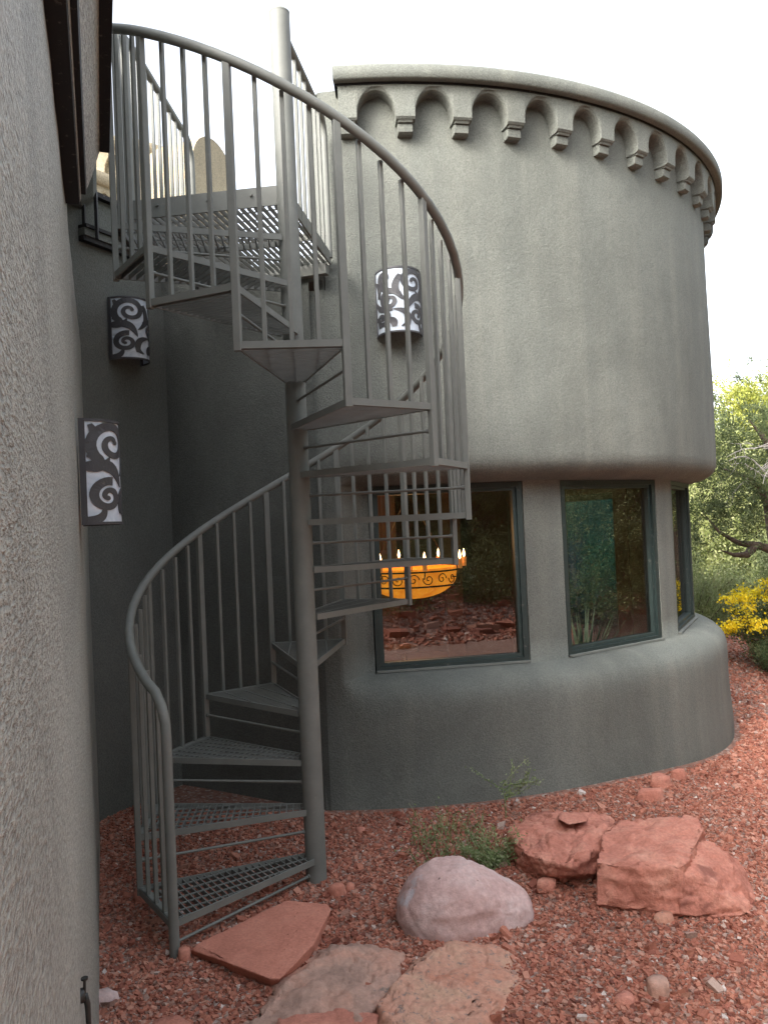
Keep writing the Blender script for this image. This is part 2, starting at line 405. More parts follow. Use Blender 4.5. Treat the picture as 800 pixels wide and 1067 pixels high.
# cornice with arches on corbels
A0 = -92.6; STEP = 6.4; KA = A0 + .9      # first bracket centre
mb = MB()
def zb(t):                            # t in [-.5,.5] of a bay, bracket at +-.5
    d = abs(t) * STEP                 # degrees from arch centre
    hw = 2.12
    if d < hw: return 4.095 + .145 * sqrt(max(0, 1 - (d / hw) ** 2))
    return 4.065
end = 40
bays = int((end - KA) / STEP)
cols = []
ts = [-.5, -.45, -.4, -.36, -.334, -.331] + list(np.linspace(-.325, .325, 19)) + [.331, .334, .36, .4, .45]
for bI in range(bays):
    for t in ts: cols.append((KA + STEP * (bI + .5 + t), zb(t)))
cols = [(A0, 4.065), (A0 + .5, 4.065)] + cols
rings = lambda z: [(2.99, z + .0), (3.07, z + .0), (3.09, z + .006), (3.10, z + .018), (3.108, 4.258), (3.108, 4.272), (2.99, 4.272)]
vs = []; 
for a, z in cols:
    for r, zz in rings(z): vs.append((TX + r * cos(D(a)), TY + r * sin(D(a)), zz))
m7 = 7
mb.add(vs, [(i * m7 + j, (i + 1) * m7 + j, (i + 1) * m7 + j + 1, i * m7 + j + 1) for i in range(len(cols) - 1) for j in range(m7 - 1)], False)
a = D(A0); mb.add([(TX + r * cos(a), TY + r * sin(a), z) for r, z in rings(4.065)], [tuple(range(7))])
corn = mb.build('cornice', M['stucco'], tower)
for bI in range(bays + 1):
    ac = KA + STEP * bI; w = .86
    mb = MB(); vs = []
    lo = A0 if bI == 0 else ac - w
    prof = [(2.99, 4.0), (3.045, 4.0), (3.06, 4.008), (3.066, 4.052), (3.052, 4.0525), (3.052, 4.0565), (3.078, 4.057), (3.086, 4.07), (2.99, 4.07)]
    for a in (lo, lo + .06, (lo + ac + w) / 2, ac + w - .06, ac + w):
        e = .012 if a in (lo, ac + w) else 0
        for r, z in prof: vs.append((TX + (r - (e if r > 3 else 0)) * cos(D(a)), TY + (r - (e if r > 3 else 0)) * sin(D(a)), z))
    n = len(prof); mb.add(vs, [(i * n + j, (i + 1) * n + j, (i + 1) * n + (j + 1) % n, i * n + (j + 1) % n) for i in range(4) for j in range(n)] + [tuple(range(n)), tuple(range(4 * n, 5 * n))])
    mb.build('corbel', M['stucco'], corn)
# coping ring
mb = MB()
pr = [(3.11, 4.283), (3.15, 4.279), (3.163, 4.287), (3.166, 4.35), (3.155, 4.366), (3.13, 4.372), (2.8, 4.375), (2.8, 4.2)]
mb.lathe(pr, (TX, TY), D(A0 - .4), D(92), 240)
for a in (A0 - .4,):
    a = D(a); mb.add([(TX + r * cos(a), TY + r * sin(a), z) for r, z in pr], [tuple(range(len(pr)))])
mb.build('coping', M['stucco'], tower)
mb = MB(); mb.lathe([(3.11, 4.268), (3.112, 4.286)], (TX, TY), D(A0 - .2), D(92), 200); mb.build('shadow_joint', M['black'], tower)
mb = MB(); mb.lathe([(.01, 4.1), (2.99, 4.1)], (TX, TY), D(-95), D(95), 64); mb.build('roof', M['roof'], tower)
# interior shell
mb = MB(); n = 90; vs = []; fs = []
aa = sorted(set([round(-180 + 360 * i / 120, 3) for i in range(121)] + [w for p in WIN + [DOOR] for w in p]))
for a in aa:
    for z in (.05, .748, 1.918, 2.3): vs.append((TX + 2.555 * cos(D(a)), TY + 2.555 * sin(D(a)), z))
for i in range(len(aa) - 1):
    am = (aa[i] + aa[i + 1]) / 2; inw = any(p <= am <= q for p, q in WIN)
    for j in range(3):
        if j == 1 and inw: continue
        if j < 2 and DOOR[0] <= am <= DOOR[1]: continue
        fs.append((i * 4 + j, (i + 1) * 4 + j, (i + 1) * 4 + j + 1, i * 4 + j + 1))
mb.add(vs, fs, True); mb.build('inner_wall', M['inner_wall'], tower)
mb = MB(); mb.lathe([(.01, .05), (2.56, .05)], (TX, TY), 0, 2 * pi, 64); mb.build('inner_floor', M['inner_floor'], tower)
mb = MB(); mb.lathe([(.01, 2.3), (2.57, 2.3)], (TX, TY), 0, 2 * pi, 64); mb.build('ceiling', M['wood'], tower)
for a in (75, 95, 115):
    mb = MB(); mb.bar((TX - 2.4, TY + (a - 95) * .05, 2.25), (TX + 2.4, TY + (a - 95) * .05, 2.25), .12, .1); mb.build('ceiling_beam', M['wood'], tower)
# teal door and timber posts inside
def chord(a0, a1, r): return Vector((TX + r * cos(D(a0)), TY + r * sin(D(a0)), 0)), Vector((TX + r * cos(D(a1)), TY + r * sin(D(a1)), 0))
p, q = chord(DOOR[0], DOOR[1], 2.7); d = (q - p).normalized(); U = Vector((0, 0, 1)); mb = MB()
for e0, e1 in ((p + U * 1.885, q + U * 1.885), (p + U * .08, q + U * .08)): mb.bar(e0, e1, .07, .07)
for e0 in (p + d * .035, q - d * .035): mb.bar(e0 + U * .115, e0 + U * 1.85, .07, .07, d)
dr = mb.build('glazed_door', M['frame'], tower)
mb = MB(); mb.add([p + d * .07 + U * .115, q - d * .07 + U * .115, q - d * .07 + U * 1.85, p + d * .07 + U * 1.85], [(0, 1, 2, 3)]); mb.build('teal_pane', M['teal_glass'], dr)
mb = MB()
for a in DOOR: a = D(a); mb.add([(TX + r * cos(a), TY + r * sin(a), z) for r in (3.08, 2.55) for z in (.0, 1.92)], [(0, 1, 3, 2)])
vv = []
for i in range(9):
    a = D(DOOR[0] + (DOOR[1] - DOOR[0]) * i / 8)
    for r in (3.06, 2.55): vv.append((TX + r * cos(a), TY + r * sin(a), 1.917))
mb.add(vv, [(2 * i, 2 * i + 2, 2 * i + 3, 2 * i + 1) for i in range(8)]); mb.build('door_reveal', M['stucco'], tower, recalc=False)
for x, y in ((.02, 8.9), (.78, 9.6), (-.95, 9.0)):
    mb = MB(); mb.bar((x, y, .05), (x, y, 2.28), .2, .2, (0, 1, 0)); mb.build('timber_post', M['wood'], tower)
# windows
wl = ['clear pane glowing with the chandelier behind the stair', 'darker pane between the two stucco columns', 'narrow looking pane turned to the right', None]
for (a0, a1), lab in zip(WIN, wl):
    g = .15; p, q = chord(a0 + g, a1 - g, 2.782); d = (q - p).normalized(); inn = Vector((-d.y, d.x, 0))
    if inn.dot(Vector((TX, TY, 0)) - p) < 0: inn = -inn
    def ring(mb, w, inset, dep, off):
        z0, z1 = .752 + inset, 1.913 - inset; P = p + d * inset + inn * off; Q = q - d * inset + inn * off
        U = Vector((0, 0, 1))
        mb.bar(P + U * (z0 + w / 2), Q + U * (z0 + w / 2), dep, w); mb.bar(P + U * (z1 - w / 2), Q + U * (z1 - w / 2), dep, w)
        mb.bar(P + d * w / 2 + U * (z0 + w), P + d * w / 2 + U * (z1 - w), w, dep, inn); mb.bar(Q - d * w / 2 + U * (z0 + w), Q - d * w / 2 + U * (z1 - w), w, dep, inn)
    mb = MB(); ring(mb, .034, 0, .07, .035); w = mb.build('window', M['frame'], tower)
    if lab: w['label'] = lab
    mb = MB(); ring(mb, .022, .034, .05, .045); mb.build('sash', M['frame_in'], w)
    mb = MB(); z0, z1 = .807, 1.858; P = p + d * .055 + inn * .05; Q = q - d * .055 + inn * .05; U = Vector((0, 0, 1))
    mb.add([P + U * z0, Q + U * z0, Q + U * z1, P + U * z1], [(0, 1, 2, 3)]); mb.build('glass_pane', M['glass'], w)
    mb = MB(); P = p - inn * .012; Q = q - inn * .012; mb.bar(P + U * .759, Q + U * .759, .03, .012); mb.build('sill_strip', M['steel'], w)

# ------------------------------------------------------------------ chandelier
cx, cy = .22, 7.2; cz = H - .43
ch = empty('chandelier', (cx, cy, cz), 'glowing amber alabaster bowl chandelier with scrolled iron band seen through the left window', 'chandelier')
mb = MB(); R = .40
mb.lathe([(.01, cz - .215)] + [(R * sin(t) ** .9, cz - .215 * cos(t)) for t in np.linspace(.15, pi / 2, 10)] + [(R, cz + .06), (R - .012, cz + .06), (R - .03, cz)], (cx, cy), 0, 2 * pi, 48); mb.build('bowl', M['alabaster'], ch)
mb = MB(); Rb = R + .012
for z in (cz - .09, cz + .035): mb.lathe([(Rb, z - .007), (Rb + .012, z - .007), (Rb + .012, z + .007), (Rb, z + .007), (Rb, z - .007)], (cx, cy), 0, 2 * pi, 64)
for i in range(20):
    a0 = 2 * pi * i / 20
    sg = 1 if i % 2 else -1; pts = []
    for t in np.linspace(0, 2.6 * pi, 22):
        rr = .05 * (1 - t / (2.9 * pi)); s = rr * cos(t) * sg + .0; zz = rr * sin(t) * sg
        a = a0 + s / Rb; pts.append((cx + (Rb + .004) * cos(a), cy + (Rb + .004) * sin(a), cz - .028 + zz))
    mb.tube(pts, .0045, 5)
mb.build('scroll_band', M['black'], ch)
for i in range(8):
    a = 2 * pi * i / 8 + .2; x, y = cx + (R + .09) * cos(a), cy + (R + .09) * sin(a)
    mb = MB(); mb.tube([(cx + (R + .01) * cos(a), cy + (R + .01) * sin(a), cz - .02), (cx + (R + .06) * cos(a), cy + (R + .06) * sin(a), cz - .02), (x, y, cz + .04)], .006, 6)
    arm = mb.build('candle_arm', M['black'], ch)
    mb = MB(); mb.lathe([(.001, cz + .05), (.018, cz + .05), (.022, cz + .13), (.001, cz + .13)], (x, y), 0, 2 * pi, 12); mb.build('candle_sleeve', M['candle'], arm)
    mb = MB(); mb.lathe([(.001, cz + .13), (.010, cz + .14), (.013, cz + .16), (.008, cz + .185), (.001, cz + .21)], (x, y), 0, 2 * pi, 10); mb.build('flame_bulb', M['flame'], arm)
for i in range(3):
    a = 2 * pi * i / 3 + .5; mb = MB(); mb.tube([(cx + R * cos(a), cy + R * sin(a), cz + .05), (cx, cy, 1.95)], .005, 6); mb.build('hanging_rod', M['black'], ch)
mb = MB(); mb.tube([(cx, cy, 1.93), (cx, cy, 2.3)], .01, 8); mb.build('stem', M['black'], ch)
def point(name, loc, e, col, r):
    l = bpy.data.lights.new(name, 'POINT'); l.energy = e; l.color = col; l.shadow_soft_size = r
    o = bpy.data.objects.new(name, l); o.location = loc; COL.objects.link(o); return o
pl = point('chandelier_light', (0, 0, .32), 6, (1, .55, .22), .15); pl.parent = ch
# small metal-legged table under it
tb = empty('side_table', (.02, 6.3, .05), 'small table on splayed bright metal legs behind the left window', 'table')
mb = MB(); mb.lathe([(.001, .70), (.2, .70), (.2, .72), (.001, .72)], (.02, 6.3), 0, 2 * pi, 28); mb.build('tabletop', M['wood'], tb)
for sx in (-1, 1):
    for sy in (-1, 1):
        mb = MB(); mb.tube([(.02 + sx * .07, 6.3 + sy * .05, .7), (.02 + sx * .3, 6.3 + sy * .16, .05)], .009, 8); mb.build('leg', M['chrome'], tb)

# ------------------------------------------------------------------ house wing on the left
wing = empty('house_wing', (-1.76, 4.82, 0), 'grey green stucco house wing with rough near wall and black ledges left of the stair', 'house')
nd = Vector((-.35, 1, 0)).normalized(); no = Vector((1, .35, 0)).normalized()     # along and out of the near wall
def NW(dy, o, z): return (-.073 - .35 * dy + no.x * o, dy + no.y * o, z)
# near wall, displaced surface
def wallgrid(name, fn, us, zs_, mat, amp, parent, fr=6):
    mb = MB(); vs = []
    for u in us:
        for z in zs_:
            p = Vector(fn(u, z)); o = noise.noise(p * 1.1) * amp + noise.noise(p * fr) * amp * .3
            vs.append(p + no * o)
    k = len(zs_); mb.add(vs, [(i * k + j, (i + 1) * k + j, (i + 1) * k + j + 1, i * k + j + 1) for i in range(len(us) - 1) for j in range(k - 1)], True)
    return mb.build(name, mat, parent)
us = [.45 + i * .05 for i in range(88)]; us = [u for u in us if u < 4.8] + [4.82]
w = wallgrid('near_wall', lambda u, z: NW(u, -.002 * z, z), us, list(np.linspace(-.15, H + 1.16, 50)) , M['stucco_rough'], .006, wing)
mb = MB()       # its return beside the viewer and its back
mb.prism([NW(.451, 0, 0)[:2], NW(.451, -.25, 0)[:2], (-4, .6), (-4, 4.8), NW(4.8, -.25, 0)[:2], NW(4.8, -.05, 0)[:2], NW(2.5, -.05, 0)[:2], NW(.6, -.05, 0)[:2]], -.15, H + 2.4); mb.build('wall_core', M['stucco_rough'], wing)
# corbelled head of the near wall
def sweep(name, prof, y0, y1, mat, n=2):
    mb = MB(); k = len(prof); vs = []
    for i in range(n + 1):
        y = y0 + (y1 - y0) * i / n
        for o, z in prof:
            p = Vector(NW(y, o, H + z)); vs.append(p)
    mb.add(vs, [(i * k + j, (i + 1) * k + j, (i + 1) * k + (j + 1) % k, i * k + (j + 1) % k) for i in range(n) for j in range(k)] + [tuple(range(k)), tuple(range(n * k, (n + 1) * k))])
    return mb.build(name, mat, wing)
sweep('black_ledge', [(-.04, 1.155), (.04, 1.155), (.043, 1.163), (-.04, 1.163)], .45, 2.75, M['black'])
sweep('stucco_ledge', [(-.04, 1.163), (.044, 1.1635), (.047, 1.178), (-.04, 1.178)], .45, 2.745, M['stucco_rough'])
sweep('black_ledge', [(-.04, 1.178), (.062, 1.1785), (.066, 1.195), (-.04, 1.195)], .45, 2.72, M['black'])
sweep('parapet', [(-.04, 1.195), (.06, 1.1955), (.085, 1.26), (.112, 1.345), (-.04, 1.345)], .45, 2.75, M['stucco_rough'], 12)
sweep('black_ledge', [(-.04, 1.345), (.145, 1.3455), (.147, 1.372), (-.04, 1.372)], .45, 2.75, M['black'])
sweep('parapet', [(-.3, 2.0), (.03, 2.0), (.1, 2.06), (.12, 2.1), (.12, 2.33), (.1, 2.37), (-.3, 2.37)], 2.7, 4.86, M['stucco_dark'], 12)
# left wall (behind the stair) and back wall under the landing
LW0 = Vector((-1.784 - .3 * .524, 4.773 - .3, 0)); LW1 = Vector((-1.428, 5.452, 0)); BW1 = Vector((-.42, 4.83, 0))
def vwall(name, P, Q, z0, z1, mat, n=24, m=30, amp=.008):
    mb = MB(); vs = []; d = (Q - P); nn = Vector((d.y, -d.x, 0)).normalized()
    for i in range(n + 1):
        for j in range(m + 1):
            p = P + d * (i / n) + Vector((0, 0, z0 + (z1 - z0) * j / m)); vs.append(p + nn * (noise.noise(p * 1.4) * amp + noise.noise(p * 5) * amp * .3) * (0 if i in (0, n) else 1))
    k = m + 1; mb.add(vs, [(i * k + j, (i + 1) * k + j, (i + 1) * k + j + 1, i * k + j + 1) for i in range(n) for j in range(m)], True)
    return mb.build(name, mat, wing)
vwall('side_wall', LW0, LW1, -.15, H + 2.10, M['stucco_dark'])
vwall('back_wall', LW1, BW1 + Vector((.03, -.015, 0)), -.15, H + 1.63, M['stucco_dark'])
mb = MB(); mb.prism([(-1.43, 5.46), (-.36, 4.86), (-.36, 7.5), (-3, 9), (-3, 6.3)], H + 1.5, H + 1.632); mb.build('roof_deck', M['roof'], wing)
mb = MB(); mb.prism([(-1.45, 5.452), (-.86, 5.118), (-.8, 5.3), (-1.4, 5.65)], H + 1.6, H + 1.80); mb.build('curb', M['stucco_dark'], wing)
mb = MB(); mb.prism([tuple(LW0[:2]), tuple((LW1 + Vector((0, 0, 0)))[:2]), (-1.6, 5.75), (-2.4, 5.2), (-2.3, 4.4)], H + 2.05, H + 2.10); mb.build('parapet_top', M['stucco_dark'], wing)
ld = (LW1 - LW0).normalized(); ln = Vector((ld.y, -ld.x, 0))
def lbar(y0, y1, z0, z1, w, name, mat):
    def P(y): return Vector((-1.784 + .524 * (y - 4.773), y, 0)) + ln * (w / 2 - .01)
    mb = MB(); mb.bar(P(y0) + Vector((0, 0, H + (z0 + z1) / 2)), P(y1) + Vector((0, 0, H + (z0 + z1) / 2)), w, z1 - z0); mb.build(name, mat, wing)
lbar(4.83, 5.44, 1.80, 1.83, .05, 'black_ledge', M['black']); lbar(4.83, 5.44, 1.83, 1.875, .06, 'stucco_ledge', M['stucco_dark']); lbar(4.83, 5.44, 1.875, 1.895, .075, 'black_ledge', M['black'])
lbar(4.9, 5.44, 2.10, 2.13, .05, 'black_ledge', M['black'])
mb = MB()
for o, s in ((.0, 1), (.07, 1)):
    p = Vector((-1.72 + o, 4.83 + o * .2, H + 1.81)); mb.bar(p, p + Vector((0, 0, .3)), .018, .02, (0, 1, 0))
mb.build('black_ledge', M['black'], wing)

# ------------------------------------------------------------------ spiral staircase
stair = empty('spiral_staircase', (HX, HY, 0), 'grey painted steel spiral staircase with grating treads winding up to the roof', 'staircase')
PH0, DL, RISE = 229.6, 29.9156, .22674; Z1 = H - 1.5352; RR = .806; RAIL = .87
def pt(ph, r, z): return Vector((HX + r * cos(D(ph)), HY + r * sin(D(ph)), z))
def railz(k): return Z1 + k * RISE + RAIL
mb = MB(); mb.tube([(HX, HY, -.08), (HX, HY, H + 2.50)], .0495, 32); mb.tube([(HX, HY, H + 2.50), (HX, HY, H + 2.507), (HX, HY, H + 2.515)], [.0505, .0505, .042], 32)
mb.build('centre_pole', M['steel'], stair)
mb0 = None
def clip_seg(p, d, tri):            # clip an infinite line p + t d to a convex polygon (ccw)
    t0, t1 = -9, 9
    n = len(tri)
    for i in range(n):
        a, b = tri[i], tri[(i + 1) % n]; e = b - a; nn = Vector((-e.y, e.x)); den = nn.dot(d); num = nn.dot(a - p)
        if abs(den) < 1e-9:
            if num > 0: return None
            continue
        t = num / den
        if den > 0: t0 = max(t0, t)
        else: t1 = min(t1, t)
    return (t0, t1) if t1 - t0 > .01 else None
def make_grating(poly, bd, z, hgt, sp, rodsp, thick=.0045):
    """poly ccw list of 2D Vectors; bd direction of bearing bars"""
    mb = MB(); bd = bd.normalized(); cd = Vector((-bd.y, bd.x)); c = sum(poly, Vector((0, 0))) / len(poly)
    for i in range(-60, 61):
        p = c + cd * (i * sp); t = clip_seg(p, bd, poly)
        if t: a, b = p + bd * t[0], p + bd * t[1]; mb.bar((a.x, a.y, z - hgt / 2), (b.x, b.y, z - hgt / 2), thick, hgt)
    for i in range(-60, 61):
        p = c + bd * (i * rodsp); t = clip_seg(p, cd, poly)
        if t: a, b = p + cd * t[0], p + cd * t[1]; mb.bar((a.x, a.y, z - .0035), (b.x, b.y, z - .0035), .006, .006)
    return mb
for kt in range(1, 15):
    pa, pb = PH0 - (kt - 1) * DL, PH0 - kt * DL        # near (lower) and far (upper) radial edges
    z = Z1 + (kt - 1) * RISE
    A, B = pt(pa, RR, z), pt(pb, RR, z); ia, ib = pt(pa + 30 - 60, .057, z), pt(pb - 30 + 60, .057, z)
    ia, ib = pt(pa - 30, .058, z), pt(pb + 30, .058, z)
    # the nose bars run past the pole tangentially
    ia = pt(pa + 38, .056, z); ib = pt(pb - 38, .056, z)
    mb = MB(); hb = .028; zz = Vector((0, 0, -hb / 2))
    mb.bar(ia + zz, A + zz, .007, hb); mb.bar(B + zz, ib + zz, .007, hb); mb.bar(A + zz, B + zz, .007, hb)
    dd = (B - A).normalized(); inn = Vector((-dd.y, dd.x, 0)); inn = inn if inn.dot(Vector((HX, HY, z)) - A) > 0 else -inn
    mb.bar(A + inn * .014 - Vector((0, 0, .002)), B + inn * .014 - Vector((0, 0, .002)), .03, .004)   # flange for the balusters
    tr = mb.build('tread', M['steel'], stair)
    poly = [Vector(v[:2]) for v in (ib, ia, A, B)]
    ar = sum(poly[i].x * poly[(i + 1) % 4].y - poly[(i + 1) % 4].x * poly[i].y for i in range(4))
    if ar < 0: poly.reverse()
    make_grating(poly, Vector(dd[:2]), z - .004, .022, .031, .058 if kt <= 3 else .1).build('grating', M['steel_grate'], tr, recalc=False)
# riser rods (child bars) between the treads
for kt in range(0, 14):
    ph = PH0 - kt * DL; z = Z1 + (kt - .5) * RISE
    if kt == 0: z = .035
    mb = MB(); mb.tube([pt(ph, .045, z), pt(ph, RR - .012, z)], .0065, 8); mb.tube([pt(ph, RR - .035, z), pt(ph, RR - .02, z)], .0105, 8); mb.tube([pt(ph, .047, z), pt(ph, .056, z)], .011, 8); mb.build('riser_rod', M['steel'], stair)
# balusters: a thick one at every junction, three thin ones on each tread
cr = cos(D(DL / 2))
for j in range(1, 15):
    ph = PH0 - j * DL; z0 = Z1 + (j - 1) * RISE; z1 = railz(j) - .012
    mb = MB(); c = pt(ph, RR - .008, 0); t = Vector((-sin(D(ph)), cos(D(ph)), 0))
    mb.bar(c + Vector((0, 0, z0 - .035)), c + Vector((0, 0, z1)), .026, .030, t, .08); mb.build('main_baluster', M['steel'], stair)
for kt in range(1, 15):
    for q in (1, 2, 3):
        f = q / 4; kk = kt - 1 + f; pa, pb = PH0 - (kt - 1) * DL, PH0 - kt * DL
        A, B = pt(pa, RR - .012, 0), pt(pb, RR - .012, 0); c = A.lerp(B, f)
        ph = math.degrees(atan2(c.y - HY, c.x - HX)); t = Vector((-sin(D(ph)), cos(D(ph)), 0))
        z0 = Z1 + (kt - 1) * RISE; mb = MB(); mb.bar(c + Vector((0, 0, z0)), c + Vector((0, 0, railz(kk) - .01)), .017, .017, t, .1)
        mb.build('baluster', M['steel'], stair)
# landing
LA = pt(171, .80, 0); e_out = (LA - Vector((HX, HY, 0)))
LD = Vector((-.252, 4.79, 0)); LN = Vector((HX + .012, HY + .05, 0)); LC = Vector((-1.13, 5.17, 0)); ZL = Z1 + 14 * RISE
LA2 = Vector((HX - .05, HY + .02, 0))
land = MB(); U = Vector((0, 0, 1))
def lb(mb, p, q, w, h, z): mb.bar(p + U * z, q + U * z, w, h)
lb(land, LA, LA2, .01, .095, ZL - .012); lb(land, LN, LD, .01, .075, ZL - .03); lb(land, LD, LC, .01, .075, ZL - .03); lb(land, LC, LA, .01, .075, ZL - .03)
lb(land, (LA + LC) / 2, (LN + LD) / 2, .008, .04, ZL - .05)
L = land.build('landing', M['steel'], stair)
poly = [Vector(v[:2]) for v in (LA, LN, LD, LC)]
ar = sum(poly[i].x * poly[(i + 1) % 4].y - poly[(i + 1) % 4].x * poly[i].y for i in range(4))
if ar < 0: poly.reverse()
make_grating(poly, Vector((.2, 1)), ZL - .03, .026, .034, .1).build('grating', M['steel_grate'], L, recalc=False)
fd = (LA2 - LA).normalized(); fo = Vector((fd.y, -fd.x, 0))
for t in (.14, .40, .62):
    p = LA + fd * t + fo * .004 + U * ZL; mb = MB(); mb.tube([p, p + fo * .012], .008, 6); mb.build('bolt', M['steel'], L)
mb = MB(); mb.bar(Vector((-.50, 4.84, ZL - .1)), Vector((-.27, 4.76, ZL - .1)), .05, .06); mb.build('bracket', M['steel'], L)
# handrails
HR = RR - .004; path = []
NB = pt(231.6, .815, 0)
path += [NB + U * z for z in (-.06, .3, .7, railz(-.25) - .16, railz(-.25) - .09)]
path += [pt(231.2, .813, railz(-.2) - .03), pt(229.3, .81, railz(-.05) - .0), pt(226, .806, railz(.12) + .012)]
k = .3
while k < 13.9: path.append(pt(PH0 - k * DL, HR, railz(k))); k += .2
zt = railz(13.95)
path += [pt(PH0 - 13.95 * DL, HR, zt), LA.lerp(LC, .12) + U * (zt + .01), LA.lerp(LC, .5) + U * (zt + .01), LA.lerp(LC, .88) + U * (zt + .01)]
for t in np.linspace(0, pi / 2, 7)[1:]: path.append(LA.lerp(LC, .88 + .1 * sin(t)) + U * (zt + .01 - .13 * (1 - cos(t))))
path.append(LA.lerp(LC, .98) + U * (ZL - .03))
mb = MB(); mb.tube(path, .0205, 14); mb.build('handrail', M['steel'], stair)
p2 = [LN + U * (zt - .02), LN.lerp(LD, .9) + U * (zt - .02)]
ztl = zt; zt -= .075
p2 = [LN.lerp(LD, t) + U * (zt + .01) for t in (.03, .3, .6, .88)]
for t in np.linspace(0, pi / 2, 7)[1:]: p2.append(LN.lerp(LD, .88 + .1 * sin(t)) + U * (zt + .01 - .1 * (1 - cos(t))))
p2.append(LN.lerp(LD, .98) + U * (ZL - .03))
mb = MB(); mb.tube(p2, .019, 12); mb.build('landing_rail', M['steel'], stair)
for (P0, P1), zr, ts in (((LA, LC), ztl, (.08, .16, .25, .34, .43, .52, .61, .7, .79, .88)), ((LN, LD), zt, (.1, .22, .34, .46, .58, .7, .82))):
    for t in ts:
        c = P0.lerp(P1, t); mb = MB(); mb.bar(c + U * (ZL - .06), c + U * zr, .017, .017, (P1 - P0).normalized(), .1); mb.build('landing_baluster', M['steel'], stair)

# ------------------------------------------------------------------ sconces
def spiral(cx, cy, r0, a0, turns, w0, w1, n=40, sgn=1, r1=.15):
    out = []
    for i in range(n + 1):
        t = i / n; r = r0 * ((1 - t) + r1 * t) ; a = a0 + sgn * turns * 2 * pi * t
        out.append((cx + r * cos(a), cy + r * sin(a), w0 + (w1 - w0) * t))
    out[-1] = (*out[-1][:2], w1); return out
def leafst(p, q, w, bend=0, n=12):
    out = []
    for i in range(n + 1):
        t = i / n; x = p[0] + (q[0] - p[0]) * t - (q[1] - p[1]) * bend * sin(pi * t); y = p[1] + (q[1] - p[1]) * t + (q[0] - p[0]) * bend * sin(pi * t)
        out.append((x, y, w * (sin(pi * min(1, t * .85 + .15)) ** .8) + .002))
    return out
# pattern drawn on a unit sheet: s 0..1 across the unrolled half round, t 0..1.12 up
PAT = [
    spiral(.30, .86, .235, -2.3, 1.55, .085, .035, sgn=-1), spiral(.235, .30, .165, 1.3, 1.45, .075, .035, sgn=1),
    leafst((.02, .62), (.40, .40), .10, .25), leafst((.02, .60), (.26, .72), .07, -.2), leafst((.50, .98), (.40, .52), .085, .25), leafst((.05, .74), (.16, .58), .07, .3),
    spiral(.66, .55, .17, 2.6, 1.4, .075, .04, sgn=-1), leafst((.52, .70), (.80, .98), .085, -.3), spiral(.74, .94, .11, -1.2, 1.1, .06, .055, sgn=1),
    leafst((.40, .12), (.62, .40), .08, .3), spiral(.80, .26, .13, 2.2, 1.3, .065, .04, sgn=1), leafst((.62, .40), (.95, .60), .08, -.2), leafst((.86, .62), (.98, .95), .07, .2),
    leafst((.60, .10), (.70, .26), .09, .2), leafst((.0, .06), (.2, .2), .07, -.3), leafst((.08, 1.06), (.02, .86), .06, .3), leafst((.86, .12), (1., .3), .07, .3), leafst((.42, .3), (.5, .1), .06, -.3)]
